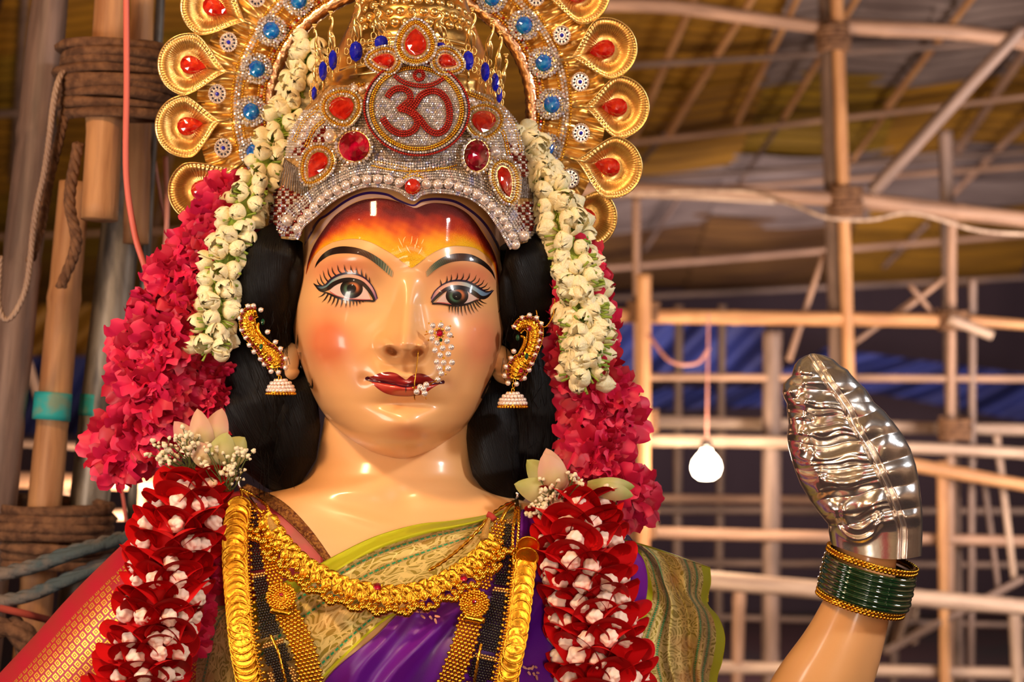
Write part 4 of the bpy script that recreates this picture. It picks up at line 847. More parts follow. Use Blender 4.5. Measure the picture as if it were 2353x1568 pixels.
# ================================================================ crown
CR = empty('crown', W(925, 560, -.05), 'silver rhinestone crown with red gems, pearls and an Om medallion', 'crown')
CT = smooth_tab([(120, 830, 1040, .12), (160, 790, 1075, .16), (200, 742, 1112, .20), (250, 700, 1166, .238), (300, 665, 1192, .248), (340, 652, 1208, .254), (400, 636, 1226, .258), (460, 623, 1237, .263), (545, 613, 1242, .285), (620, 612, 1243, .29)])
def capY(px, py, off=0.0):
    px, py = np.asarray(px, float), np.asarray(py, float)
    l, r, d = CT(py, 1), CT(py, 2), CT(py, 3); t = (px - (l + r) / 2) / ((r - l) / 2)
    return -d * supq(t, 2.1) - off
ARCH = crom([(612, 545), (640, 548), (686, 550), (698, 520), (725, 497), (761, 465), (802, 442), (850, 428), (912, 438), (949, 461), (970, 447), (1004, 442), (1050, 447), (1085, 459), (1119, 486), (1147, 525), (1172, 572), (1200, 560), (1243, 550)], 200)
ARCH = ARCH[np.argsort(ARCH[:, 0])]
def arch(px): return np.interp(px, ARCH[:, 0], ARCH[:, 1])
def cap_mesh(n=200, m=60):
    th = np.linspace(-1.52, 1.52, n); py = np.full((n, m), 300.0); v = np.linspace(0, 1, m)[None]; topv = 150
    for _ in range(8):
        l, r = CT(py, 1), CT(py, 2); px = (l + r) / 2 + (r - l) / 2 * np.sin(th)[:, None]; lo = arch(px[:, -1:]); py = topv + (lo - topv) * v
    return px, py
px, py = cap_mesh(); V = WA(px, py, capY(px, py)).reshape(-1, 3); f = grid_faces(*px.shape); V2 = WA(px, py, capY(px, py) + .014 + 0 * px).reshape(-1, 3); n = len(V)
m_ = px.shape[1]; e = np.array([(i * m_ + m_ - 1, (i + 1) * m_ + m_ - 1, (i + 1) * m_ + m_ - 1 + n, i * m_ + m_ - 1 + n) for i in range(px.shape[0] - 1)])
obj('crown_shell', np.concatenate([V, V2]), [f, f[:, ::-1] + n, e], mat('gold_cloth', srgb(206, 164, 104), .5, .3, noise=(srgb(150, 110, 60), 90, .4, .6), bump=(200, .6)), CR)
def beads(name, pts, r, Yf, off, m, parent, tm=None, jit=0.0, kind='stuff', **kw):
    pts = np.asarray(pts, float); P = WA(pts[:, 0], pts[:, 1], Yf(pts[:, 0], pts[:, 1]) - off); V, F = scatter(tm or ICO1, P, r / 1000 * .94, jit)
    return obj(name, V, F, m, parent, smooth=(tm is not STONE), kind=kind, **kw)
def along(P, step, n=400): C = crom(P, n); L = plen(C); return lin(C, max(2, int(round(L / step)) + 1))
def offset(P, d):
    T = np.gradient(P, axis=0); T /= np.linalg.norm(T, axis=1)[:, None] + 1e-9; return P + np.stack([-T[:, 1], T[:, 0]], 1) * d
def inside(poly, P):
    x, y = P[:, 0], P[:, 1]; r = np.zeros(len(P), bool); n = len(poly)
    for i in range(n):
        (x1, y1), (x2, y2) = poly[i], poly[(i + 1) % n]; c = ((y1 > y) != (y2 > y)) & (x < (x2 - x1) * (y - y1) / (y2 - y1 + 1e-12) + x1); r ^= c
    return r
# gem mounts -------------------------------------------------------------------
def drop(w, h, n=44, sharp=1.0):                  # teardrop outline, point up (-y)
    t = np.linspace(0, 2 * PI, n, endpoint=False); x = np.sin(t) * (np.sin(t / 2)) ** sharp; y = -np.cos(t)
    x = x / np.abs(x).max(); return np.stack([x * w / 2, y * h / 2], 1)
def oval(w, h, n=40): t = np.linspace(0, 2 * PI, n, endpoint=False); return np.stack([np.sin(t) * w / 2, -np.cos(t) * h / 2], 1)
def rot2(P, a): c, s = math.cos(a), math.sin(a); return P @ np.array([[c, s], [-s, c]])
def grow(P, d):
    c = P.mean(0); T = np.roll(P, -1, 0) - np.roll(P, 1, 0); T /= np.linalg.norm(T, axis=1)[:, None] + 1e-9; N = np.stack([T[:, 1], -T[:, 0]], 1)
    s = np.sign(((P - c) * N).sum(1).mean()); return P + N * d * s
def closed(P, step): Q = np.vstack([P, P[:1]]); L = plen(Q); return lin(Q, max(6, int(round(L / step)) + 1))[:-1]
def plane_at(Yf, cx, cy, off, lim=.9):
    y0 = float(Yf(cx, cy)); gx = float(Yf(cx + 8, cy) - Yf(cx - 8, cy)) / 16; gy = float(Yf(cx, cy + 8) - Yf(cx, cy - 8)) / 16
    gx, gy = np.clip(gx, -.0022, .0022), np.clip(gy, -.0015, .0015); return lambda x, y: y0 - off + gx * (x - cx) + gy * (y - cy)
def gem(cx, cy, P, m, Yp, h, parent, name='gem', facets=10, **kw):
    """faceted stone: outline P about (cx,cy), table at 45%, height h pixels"""
    Q = closed(P, plen(np.vstack([P, P[:1]])) / facets); k = len(Q); c = Q.mean(0)
    L = [(Q, -.1 * h), (Q, .25 * h), (c + (rot2(Q - c, PI / k)) * .72, .75 * h), (c + (Q - c) * .34, 1.05 * h)]
    pts, off = np.concatenate([q for q, _ in L]), np.concatenate([np.full(k, z) for _, z in L])
    px, py = cx + pts[:, 0], cy + pts[:, 1]; V = WA(px, py, Yp(px, py) - off / 1000); V = np.vstack([V, WA(cx + c[0], cy + c[1], Yp(cx + c[0], cy + c[1]) - 1.15 * h / 1000)])
    F = []
    for a in range(3):
        for i in range(k): j = (i + 1) % k; F += [(a * k + i, a * k + j, (a + 1) * k + j), (a * k + i, (a + 1) * k + j, (a + 1) * k + i)]
    for i in range(k): F.append((3 * k + i, 3 * k + (i + 1) % k, 4 * k))
    return obj(name, V, np.array(F), m, parent, smooth=False, **kw)
def plate(cx, cy, P, m, Yp, th, parent, name='plate', dome=0.0, **kw):
    k = len(P); rings = [(1.0, -1.0), (1.0, 0), (.8, dome * .5), (.4, dome * .9), (.02, dome)]; Vs = []
    for s_, z in rings: px, py = cx + P[:, 0] * s_, cy + P[:, 1] * s_; Vs.append(WA(px, py, Yp(px, py) + (th / 1000 if z < 0 else 0) - max(z, 0) / 1000))
    V = np.stack(Vs, 1).reshape(-1, 3); return obj(name, V, [grid_faces(k, len(rings), True)], m, parent, **kw)
def mount(name, cx, cy, P, gm, Yf, off=.014, rings=((6, 'c', 2.9), (12, 'g', 2.4), (18, 'c', 3.0)), h=9, parent=None, rot=0, base=None, label=None, fac=12, gp=None):
    parent = parent or CR; P = rot2(P, rot); Yp = plane_at(Yf, cx, cy, off)
    big = grow(P, (rings[-1][0] + 3) if rings else 3); mt = plate(cx, cy, big, base or PALEGOLD, Yp, off * 1000 + 6, parent, name)
    if label: mt['label'] = label
    gem(cx, cy, P, gm, Yp, h, mt, 'gem', fac)
    for k, (d, kind, r) in enumerate(rings):
        Q = closed(grow(P, d), r * 2.05) + [cx, cy]
        beads('crystal_row' if kind == 'c' else 'gold_bead_row', Q, r, Yp, .003, CRYST if kind == 'c' else GOLDB, mt, STONE if kind == 'c' else ICO1, .25 if kind == 'c' else 0)
    return mt
# rhinestone cover -------------------------------------------------------------
cl, red = [], []
yy = 175.0; row = 0
while yy < 575:
    l, r = float(CT(yy, 1)), float(CT(yy, 2)); a = np.arange(-1.45, 1.45, 6.4 / 300) + (row % 2) * 3.2 / 300
    px = (l + r) / 2 + (r - l) / 2 * np.sin(a); ok = (arch(px) - 4 > yy); 
    for x_ in px[ok]:
        z1 = inside([(600, 425), (662, 428), (720, 470), (690, 540), (600, 545)], np.array([[x_, yy]]))[0] or inside([(1185, 470), (1262, 450), (1262, 530), (1185, 530)], np.array([[x_, yy]]))[0] or inside([(668, 352), (745, 285), (762, 318), (700, 372)], np.array([[x_, yy]]))[0] or inside([(1160, 330), (1180, 322), (1232, 400), (1200, 410)], np.array([[x_, yy]]))[0]
        (red if z1 and (int(x_ / 9) + int(yy / 9)) % 2 else cl).append((x_, yy))
    yy += 6.2; row += 1
cl, red = np.array(cl), np.array(red)
flat = inside([(652, 360), (700, 372), (742, 410), (705, 452), (630, 425)], cl) | inside([(1200, 405), (1240, 420), (1240, 455), (1190, 470)], cl)
topz = (cl[:, 1] < 250) | ((cl[:, 1] < 300) & (abs(cl[:, 0] - 925) < 60))
beads('crystal_cover', cl[~flat & ~topz], 3.3, capY, .002, CRYST, CR, STONE, .35)
beads('red_crystals', red, 3.3, capY, .002, mat('red_crystal', srgb(120, 24, 20), .15, .5), CR, STONE, .3)
SM = mat('silver_mesh', srgb(140, 134, 134), .3, 1, bump=(300, 1))
parts = []
for i in range(15):
    a = np.array([[652 + i * 3.4, 362 + i * 2.6], [632 + i * 5.6, 424 + i * 2.2]]); c = lin(a, 14); parts.append(tube(WA(c[:, 0], c[:, 1], capY(c[:, 0], c[:, 1]) - .003), .0022, 6))
for i in range(12):
    a = np.array([[1192 + i * 4, 402 + i * 1.4], [1196 + i * 4, 455 + i * .2]]); c = lin(a, 14); parts.append(tube(WA(c[:, 0], c[:, 1], capY(c[:, 0], c[:, 1]) - .003), .0022, 6))
V, F = join(parts); obj('silver_strips', V, F, SM, CR, kind='stuff')
# arch trim: two crystal rows, pearls, three crystal rows
A = crom([(684, 549), (697, 521), (725, 497), (761, 465), (802, 442), (850, 428), (912, 438), (949, 460), (970, 447), (1004, 442), (1050, 447), (1085, 459), (1119, 486), (1147, 525), (1173, 571)], 400)
def shrink_nan(Q): return Q
beads('crystal_row', lin(A, 150), 3.0, capY, .008, CRYST, CR, STONE, .3); beads('crystal_row', lin(offset(A, -5.5), 150), 3.0, capY, .009, CRYST, CR, STONE, .3)
PE = [(683, 526), (694, 507), (708, 491), (722, 476), (737, 461), (754, 447), (774, 437), (795, 426), (817, 415), (843, 413), (868, 412), (893, 413), (918, 420), (980, 424), (1006, 424), (1030, 423), (1053, 430), (1074, 438), (1095, 447), (1112, 460), (1129, 475), (1143, 489), (1156, 505), (1166, 522), (1176, 543), (1184, 563)]
PMESH = mesh('pearl', ICO2[0], ICO2[1], PEARL)
def pearl(x, y, r, Yf, off, parent, m=PMESH, name='pearl', k=1.0, **kw):
    p = W(x, y, float(Yf(x, y)) - off); rr = r / 1000 * (D + p[1]) / D; return place(name, m, parent, Matrix.Translation(p) @ Matrix.Diagonal((rr, rr * k, rr, 1)), **kw)
for x_, y_ in PE: pearl(x_, y_, 11.6, capY, .012, CR)
gm_ = gem(948, 429, oval(37, 36), REDGEM, plane_at(capY, 948, 429, .022), 9, CR, 'gem', 14)
for d in (-30, -36, -42, -48): beads('crystal_row', lin(offset(A, d - 3), 140), 3.1, capY, .007, CRYST, CR, STONE, .3)
for d, r_ in ((-56, 2.3),): beads('gold_bead_row', [p for p in lin(offset(A, d), 150) if 860 < p[0] < 1050], r_, capY, .008, GOLDB, CR)
beads('crystal_row', [(x_, 356 + .0022 * (x_ - 950) ** 2 * -1 + k * 6.4 + 20) for k in range(3) for x_ in np.arange(858, 1050, 6.5)], 3.3, capY, .008, CRYST, CR, STONE, .25)
beads('gold_bead_row', [(x_, 394 - .0015 * (x_ - 950) ** 2) for x_ in np.arange(855, 1052, 4.6)], 2.4, capY, .009, GOLDB, CR)
for x_, y_, r_ in [(759, 314, 15.5), (661, 507, 14.5), (1136, 350, 15), (1204, 543, 13), (815, 202, 9), (845, 108 + 92, 7), (1076, 232, 8), (1090, 240, 7)]: pearl(x_, y_, r_, capY, .02, CR)
# shoulder rows at both upper flanks: gold, pearls, gold
for s_, P in ((-1, [(668, 320), (690, 275), (730, 240), (790, 205), (836, 178)]), (1, [(1078, 205), (1120, 222), (1160, 250), (1192, 290), (1206, 345)])):
    A2 = crom(P, 200)
    for d, m, r_, tm in ((0, CRYST, 3, STONE), (6.5, GOLDB, 2.7, ICO1), (12, GOLDB, 2.7, ICO1)):
        beads('crystal_row' if m is CRYST else 'gold_bead_row', lin(offset(A2, d), int(plen(A2) / (r_ * 2))), r_, capY, .006, m, CR, tm, .2 if m is CRYST else 0)
    for q in lin(offset(A2, 23), 12): pearl(q[0], q[1], 8.4, capY, .008, CR)
    for d, m, r_, tm in ((36, GOLDB, 2.7, ICO1), (41.5, GOLDB, 2.7, ICO1), (47, CRYST, 3, STONE)):
        beads('crystal_row' if m is CRYST else 'gold_bead_row', [q for q in lin(offset(A2, d), int(plen(A2) / (r_ * 2))) if abs(q[0] - 925) > 120], r_, capY, .006, m, CR, tm, .2 if m is CRYST else 0)
R3 = ((6, 'c', 3.2), (12.5, 'g', 2.6), (19, 'c', 3.4), (25, 'c', 3.0))
mount('gem_mount', 785, 249, drop(58, 54, sharp=.5), REDGEM, capY, rot=PI * .92, rings=R3[:3], label='round sided red gem in a crystal mount, upper left')
mount('gem_mount', 1112, 279, drop(56, 50, sharp=.5), REDGEM, capY, rot=PI * 1.02, rings=R3[:3], label='round sided red gem in a crystal mount, upper right')
mount('gem_mount', 726, 380, drop(40, 66, sharp=.8), REDGEM, capY, rot=PI * 1.17, rings=R3[:3], label='long red teardrop gem in a crystal mount, lower left')
mount('gem_mount', 1163, 418, drop(30, 72, sharp=.8), REDGEM, capY, off=.018, rot=PI * .92, rings=R3[:3], label='long red teardrop gem in a crystal mount, lower right')
mount('gem_mount', 813, 336, oval(70, 70), DARKGEM, capY, off=.020, rings=((6, 'c', 4.6),), h=12, fac=16, label='large round dark ruby gem, left')
mount('gem_mount', 1096, 357, oval(56, 72), DARKGEM, capY, off=.020, rings=((6, 'c', 4.6),), h=12, fac=16, label='large round bright ruby gem, right')
# medallion --------------------------------------------------------------------
def medY(px, py): return -.288 + (py - 250) * .00010 * np.ones_like(np.asarray(px, float)) + 0 * np.asarray(px, float) - .006 * np.clip(1 - ((np.asarray(px) - 957) / 122) ** 2 - ((np.asarray(py) - 249) / 109) ** 2, 0, 1)
MC = np.array([957.5, 249.0])
def mring(s_, step): return closed(rot2(oval(242 * s_, 216 * s_, 90), .15), step) + MC
md = plate(957.5, 249, rot2(oval(240, 214, 90), .15), mat('silver_base', srgb(170, 160, 152), .4, .6), lambda x, y: medY(x, y), 26, CR, 'medallion', label='oval crystal medallion with a red beaded Om sign')
beads('red_bead_row', mring(1.0, 5.6), 3.1, medY, .002, REDBEAD, md); beads('crystal_row', mring(.94, 6.6), 3.4, medY, .003, CRYST, md, STONE, .3)
for s_ in (.885, .842): beads('gold_bead_row', mring(s_, 5.4), 2.9, medY, .004, GOLDB, md)
s3 = [(891, 222), (897, 213), (908, 205), (922, 203), (936, 208), (943, 220), (941, 231), (931, 240), (917, 252)]
s3b = [(918, 249), (938, 255), (953, 266), (959, 282), (953, 297), (938, 306), (920, 307), (903, 300), (890, 288), (880, 273)]
s0 = [(945, 250), (955, 238), (965, 222), (980, 212), (998, 209), (1015, 216), (1028, 233), (1033, 255), (1032, 278), (1024, 296), (1009, 306), (994, 304), (980, 294), (969, 279), (958, 266), (948, 258)]
cre = [(908, 175), (922, 186), (944, 194), (974, 198), (1000, 192), (1018, 181)]
om = []
for S in (s3, s3b, s0):
    for d in (-5.2, 0, 5.2): Cc = offset(crom(S, 200), d); om.append(lin(Cc, int(plen(Cc) / 5.1)))
for d in (-3, 2.5): Cc = offset(crom(cre, 120), d); om.append(lin(Cc, int(plen(Cc) / 5.1)))
for r_ in (8.5, 12.5): om.append(closed(oval(r_ * 2, r_ * 2), 5) + [963, 173])
om = np.concatenate(om); beads('om_sign', om, 2.9, medY, .006, REDBEAD, md, label='red beaded Om sign')
g_ = np.array([(x_ + (j % 2) * 2.8, y_) for j, y_ in enumerate(np.arange(160, 340, 4.9)) for x_ in np.arange(855, 1062, 5.6)])
rel = rot2(g_ - MC, -.15); okk = (rel[:, 0] / (242 * .40)) ** 2 + (rel[:, 1] / (216 * .40)) ** 2 < 1; g_ = g_[okk]
dm = np.min(np.linalg.norm(g_[:, None] - om[None], axis=2), 1); beads('crystal_field', g_[dm > 4.2], 2.8, medY, .002, CRYST, md, STONE, .45)
R2 = ((6, 'c', 3.4), (12.5, 'g', 2.6), (16.5, 'g', 2.3), (22.5, 'c', 3.6))
def topY(px, py): return -.30 + 0 * np.asarray(px, float)
mount('gem_mount', 955, 96, drop(50, 62, sharp=.6), REDGEM, lambda x, y: -.292 - .0004 * (y - 96), rings=R2, label='upright red teardrop gem above the medallion')
mount('gem_mount', 881, 138, drop(30, 50, sharp=.8), REDGEM, lambda x, y: -.282 + .0003 * (x - 881) * -1, rot=-PI / 2 + .05, rings=R2[:1] + R2[1:2] + ((18, 'c', 3.2),), label='small red teardrop gem left above the medallion')
mount('gem_mount', 1030, 141, drop(30, 44, sharp=.8), REDGEM, lambda x, y: -.282 + .0003 * (x - 1030), rot=PI / 2 + .35, rings=R2[:1] + R2[1:2] + ((18, 'c', 3.2),), label='small red teardrop gem right above the medallion')
# --- gold tiers of the crown
TT = smooth_tab([(-160, 860, 1010, .08), (-60, 838, 1046, .11), (0, 822, 1072, .135), (60, 800, 1092, .155), (110, 775, 1112, .175), (160, 752, 1126, .195), (230, 738, 1134, .21)])
def tierY(px, py):
    l, r, d = TT(py, 1), TT(py, 2), TT(py, 3); t = (np.asarray(px, float) - (l + r) / 2) / ((r - l) / 2); return -d * supq(t, 2) - .004 * np.sin(np.asarray(py) / 9.0)
V, F, _, _ = ring_mesh(TT, tierY, -150, 228, 130, 90, 0, 1); obj('crown_tower', V, F, mat('satin_gold', srgb(222, 176, 100), .28, 1, bump=(30, .3)), CR, label='smooth gold upper tier')
BM = mesh('gold_ball', ICO2[0], ICO2[1], PALEGOLD)
def arc_row(y0, sag, r, parent, name='gold_ball', ang=1.35):
    l, r_ = float(TT(y0, 1)) - 2, float(TT(y0, 2)) + 2; hw = (r_ - l) / 2; cxx = (l + r_) / 2; n_ = int(2 * ang * hw / (r * 1.95))
    for a in np.linspace(-ang, ang, n_):
        x_ = cxx + hw * math.sin(a); y_ = y0 + sag * (1 - math.cos(a)); p = W(x_, y_, -hw / 1000 * math.cos(a) - .004); q = r / 1000 * .97
        place(name, BM, parent, Matrix.Translation(p) @ Matrix.Rotation(-a * -1, 4, 'Z') @ Matrix.Diagonal((q, q, q * .95, 1)))
for y0, r in ((-8, 12.5), (16, 12.5), (40, 12.5), (64, 12.5)): arc_row(y0 - 14, 46, r, CR)
for y0, w_ in ((96, 5), (112, 6), (150, 5), (172, 4), (-30, 6), (-50, 5)):
    a = np.linspace(-1.5, 1.5, 60); l, r_ = float(TT(y0, 1)), float(TT(y0, 2)); P = WA((l + r_) / 2 + (r_ - l) / 2 * np.sin(a), y0 - 10 + 46 * (1 - np.cos(a)) , -(r_ - l) / 2000 * np.cos(a) - .003); V, F = tube(P, w_ / 1000, 8); obj('gold_moulding', V, F, PALEGOLD, CR)
# --- peacock pins
def peacock(tx, ty, gx, gy, gw, gh, ang, parent):
    """tx,ty head; gx,gy gem; ang angle round the crown (-1.5..1.5)"""
    dep = lambda x_, y_: -.225 * math.cos(ang) - .01
    s_ = max(.35, math.cos(ang)); sg = 1 if ang >= 0 else -1; y0 = dep(0, 0)
    pc = empty_part('peacock_pin', W(gx, gy, y0), parent)
    h_ = gy - ty; nx = lambda f, w: gx + (tx - gx) * f + w * s_
    P = crom([nx(1.0, -10 * sg) + 0 * 1 and (nx(1.0, -9), ty + 10, y0 - .004), (nx(1.0, -3), ty + 2, y0 - .004), (nx(1.0, 5), ty + 8, y0 - .004), (nx(.9, 4), ty + .2 * h_, y0 - .004), (nx(.75, -6), ty + .36 * h_, y0 - .008), (nx(.5, -2), ty + .55 * h_, y0 - .008), (nx(.3, 6), ty + .74 * h_, y0 - .004)], 40)
    C = np.array([tuple(W(*p)) for p in P]); V, F = tube(C, np.interp(np.linspace(0, 1, 40), [0, .12, .2, .45, .68, .85, 1], [1.2, 4.5, 3.2, 4.5, 9.5, 6, 1.5]) / 1000 * (.55 + .45 * s_), 10); body = [(V, F)]
    for q in (-1, 0, 1):                         # crest
        a = W(nx(1, -3) + q * 3.5, ty - 9, y0 - .004); body.append(scatter(ICO1, [tuple(a)], .0027)); body.append(tube([tuple(a), tuple(W(nx(1, -3), ty + 1, y0 - .004))], .0009, 5))
    for q in (-1, 1):                            # wings / tail strokes
        Pq = crom([(nx(.75, -4), ty + .36 * h_, y0 - .01), (nx(.6, 10 * q), ty + .5 * h_, y0 - .01), (nx(.35, 15 * q), ty + .72 * h_, y0 - .006)], 14); body.append(tube([tuple(W(*p)) for p in Pq], np.linspace(5, 1.2, 14) / 1000 * (.5 + .5 * s_), 7))
    V, F = join(body); obj('peacock', V, F, PALEGOLD, pc)
    lp = []
    for k in range(7):
        a = PI * (.75 + k * .25) + .0; cx_ = gx + math.cos(a) * (gw / 2 + 9 * s_) ; cy_ = gy + math.sin(a) * (gh / 2 + 6)
        tt = np.linspace(0, 2 * PI, 13); ring = WA(cx_ + 6.5 * s_ * np.cos(tt), cy_ + 8 * np.sin(tt), np.full(13, y0)); lp.append(tube(ring, .0016, 6, cap=False))
    lp.append(tube([tuple(W(gx, gy + gh / 2, y0)), tuple(W(gx, gy + gh / 2 + 26, y0 + .01))], .003, 6))
    V, F = join(lp); obj('gold_loops', V, F, PALEGOLD, pc, kind='stuff')
    gem(gx, gy, oval(gw, gh), DBLUEGEM, lambda x_, y_: y0 - .008 + 0 * np.asarray(x_, float), 8, pc, 'gem', 10)
def empty_part(name, loc, parent):
    o = bpy.data.objects.new(name, None); COL.objects.link(o); o.parent = parent; o.location = Vector(loc) - WL[parent]; WL[o] = Vector(loc); o.empty_display_size = .02; return o
for a in [(727, 120, 722, 215, 12, 34, -1.45), (724, 66, 742, 163, 19, 46, -1.25), (761, 36, 765, 138, 19, 48, -1.05), (822, 6, 818, 118, 30, 48, -.72), (868, 18, 876, 98, 32, 34, -.3), (948, 22, 952, 98, 20, 20, 0), (1012, 26, 1012, 106, 24, 18, .3), (1088, 28, 1076, 139, 25, 46, .65), (1131, 52, 1115, 165, 20, 46, .95), (1151, 82, 1138, 189, 17, 44, 1.15), (1164, 134, 1147, 217, 14, 40, 1.35)]:
    peacock(*a, CR)

# ================================================================ the halo arch with gold plumes
HC = (922, 246); HA, HB = 346, 318
HY = .10
HL = empty('halo_arch', W(922, 600, HY), 'tall gold halo arch set with blue gems and feather shaped gold plates', 'halo')
def ringpt(a, ra, rb=None, c=HC): rb = rb or ra * HB / HA; return c[0] + ra * math.sin(a), c[1] - rb * math.cos(a)
def hpath(ra, a0=-2.0, a1=2.0, n=240, rb=None): aa = np.linspace(a0, a1, n); return np.array([ringpt(a, ra, rb) for a in aa])
Yc = lambda y: (lambda px, py: y + 0 * np.asarray(px, float))
# base band of crumpled gold foil with real relief
nu, nv = 700, 40; aa = np.linspace(-2.1, 2.1, nu)[:, None]; rr = np.linspace(312, 470, nv)[None]
px = HC[0] + rr * np.sin(aa); py = HC[1] - rr * HB / HA * np.cos(aa)
rel = .007 * np.sin(aa * 75 + .04 * rr + 2 * np.sin(aa * 17)) + .003 * np.sin(aa * 130 - rr * .06 + 3 * np.sin(aa * 11))
fl = ss(470, 440, rr); scal = .5 + .5 * np.cos(aa * 12.3)
V = WA(px, py, HY + .014 - rel - .01 * ss(330, 345, rr)).reshape(-1, 3); f = grid_faces(nu, nv); n = len(V); obj('foil_backing', np.concatenate([V, V + [0, .02, 0]]), [f, f[:, ::-1] + n], FOIL, HL)
C = hpath(302, -2.1, 2.1, 260); V, F = tube(WA(C[:, 0], C[:, 1], HY - .0 + 0 * C[:, 0]), .017, 16, lobes=5, amp=.06, twist=60); obj('inner_rim', V, F, mat('rose_gold_tube', srgb(232, 186, 150), .25, 1, bump=(60, .8, (1, 1, 1))), HL)
hal = Yc(HY)
for ra, m, r_, tm, o_ in ((374, CRYST, 4.2, STONE, .012), (382, CRYST, 4.2, STONE, .012), (390, GOLDB, 3.6, ICO1, .014), (366, GOLDB, 3.0, ICO1, .012), (330, GOLDB, 3.0, ICO1, .012), (316, GOLDB, 3.2, ICO1, .016)):
    C = hpath(ra, -2.0, 2.0, 500); beads('crystal_row' if m is CRYST else 'gold_bead_row', lin(C, int(plen(C) / (r_ * 2))), r_, hal, o_, m, HL, tm, .3 if m is CRYST else 0)
C = lin(hpath(323, -2.0, 2.0, 500), int(plen(hpath(323)) / 7.2)); k3 = np.arange(len(C)) % 3
beads('crystal_row', C[k3 != 0], 3.2, hal, .014, CRYST, HL, STONE, .3); beads('red_crystal_row', C[k3 == 0], 4, hal, .015, REDBEAD, HL, STONE, .2)
GEMS = [(623, 70), (590, 158), (577, 256), (1204, 58), (1249, 144), (1268, 240), (1254, 341), (686, 0), (1130, -6), (585, 350)]
for x_, y_ in GEMS:
    mt = plate(x_, y_, oval(66, 66), PALEGOLD, lambda a, b: HY - .010 + 0 * np.asarray(a, float), 16, HL, 'blue_gem_mount')
    gem(x_, y_, oval(37, 38), BLUEGEM, Yc(HY - .020), 9, mt, 'gem', 16)
    pts = np.concatenate([closed(oval(2 * r_, 2 * r_), 7) + [x_, y_] for r_ in (22, 28.5, 34)]); beads('crystal_row', pts + nr.normal(0, .8, pts.shape), 3.7, Yc(HY), .018, CRYST, mt, STONE, .5)
def rosette(x_, y_, s_=1.0):
    mt = plate(x_, y_, oval(40 * s_, 44 * s_), PEARL, Yc(HY - .020), 14, HL, 'rosette')
    beads('pearl_row', closed(oval(38 * s_, 42 * s_), 4.6) + [x_, y_], 2.3, Yc(HY), .023, PEARL, mt); beads('pearl_row', closed(oval(17 * s_, 19 * s_), 4.4) + [x_, y_], 2.2, Yc(HY), .023, PEARL, mt)
    beads('dark_stone_row', closed(oval(27 * s_, 30 * s_), 8) + [x_, y_], 3.0, Yc(HY), .024, mat_ink, mt); beads('blue_stone', np.array([[x_, y_]]), 5.2, Yc(HY), .024, DBLUEGEM, mt, ICO2, kind=None)
mat_ink = mat('ink_blue_stone', srgb(20, 20, 60), .2, coat=.5)
for a in [(525, 97), (499, 216), (513, 340), (590, -6), (1291, 81), (1333, 188), (1335, 306), (1311, 410), (1232, -8)]: rosette(*a)
def plume(tipx, tipy, cx_, cy_, rot=None, L=None, Wd=146, sq=1.0, dy=0.0):
    """fluted teardrop dish: tip towards the arch, round end at the far side; cx,cy centre of the round part"""
    d = np.array([cx_ - tipx, cy_ - tipy], float); Ld = np.linalg.norm(d); d /= Ld; nrm = np.array([-d[1], d[0]]) 
    Rr = Wd / 2; n = 264; t = np.linspace(0, 2 * PI, n, endpoint=False)
    # outline: circle plus pull towards tip
    c_, s_ = np.cos(t), np.sin(t); back = np.clip(-c_, 0, 1)
    ox = np.where(c_ >= 0, Rr * sq * c_, -Ld * back ** 1.25 * 1.0); oy = Rr * s_ * np.where(c_ >= 0, 1, (1 - back ** 2.6 * .25) * (1 - back ** 7) ** .5)
    oy = np.where(c_ < 0, Rr * np.sign(s_) * (1 - back ** 2.0) ** 1.55, oy)
    prof = [(1.0, -.012, 0), (1.0, .006, 0), (.985, .010, 0), (.965, .010, 0), (.945, .007, .3), (.88, .0085, 1), (.80, .008, 1), (.72, .0055, 1), (.64, .002, 1), (.56, -.002, 1), (.48, -.005, .8), (.40, -.006, .4), (.33, -.006, 0), (.15, -.006, 0), (.01, -.006, 0)]
    ctr = np.array([-Ld * .06, 0.0]); Vs = []
    y0 = HY - .028 + dy
    for s2, h, fl_ in prof:
        fx = ctr[0] + (ox - ctr[0]) * s2; fy = oy * s2; flu = fl_ * .0023 * np.cos(t * 66)
        q = np.array([tipx, tipy]) + d * Ld + fx[:, None] * d + fy[:, None] * nrm; Vs.append(WA(q[:, 0], q[:, 1], y0 - h - flu))
    V = np.stack(Vs, 1).reshape(-1, 3); pl = obj('feather_plate', V, [grid_faces(n, len(prof), True)], PALEGOLD, HL)
    ga = math.atan2(-d[0], d[1]) + PI  # point of the stone towards the tip
    P = rot2(drop(42, 60, sharp=.7), math.atan2(d[0], -d[1]) + PI); gc = np.array([tipx, tipy]) + d * (Ld * .90)
    gem(gc[0], gc[1], P, REDGEM, Yc(y0 - .006), 10, pl, 'gem', 14)
    st = W(tipx, tipy, y0 - .004); V2, F2 = tube([tuple(W(tipx - d[0] * 22, tipy - d[1] * 22, y0 + .004)), tuple(st), tuple(W(tipx + d[0] * 30, tipy + d[1] * 30, y0 - .010))], [.004, .006, .002], 8); obj('stem', V2, F2, PALEGOLD, pl)
for k, a in enumerate([(568, 52, 486, 14), (526, 166, 434, 148), (512, 277, 428, 290), (546, 382, 458, 438), (1252, -8, 1330, -16), (1308, 133, 1392, 112), (1338, 245, 1420, 246), (1318, 366, 1404, 384), (1296, 470, 1346, 500), (640, -70, 590, -120), (1190, -80, 1240, -130)]):
    plume(*a, dy=.0 if k % 2 else .006)
# ================================================================ earrings, nose ring, necklaces
def sm(P, n): return crom(P, n)
def faceo(px, py): return headY(px, py)
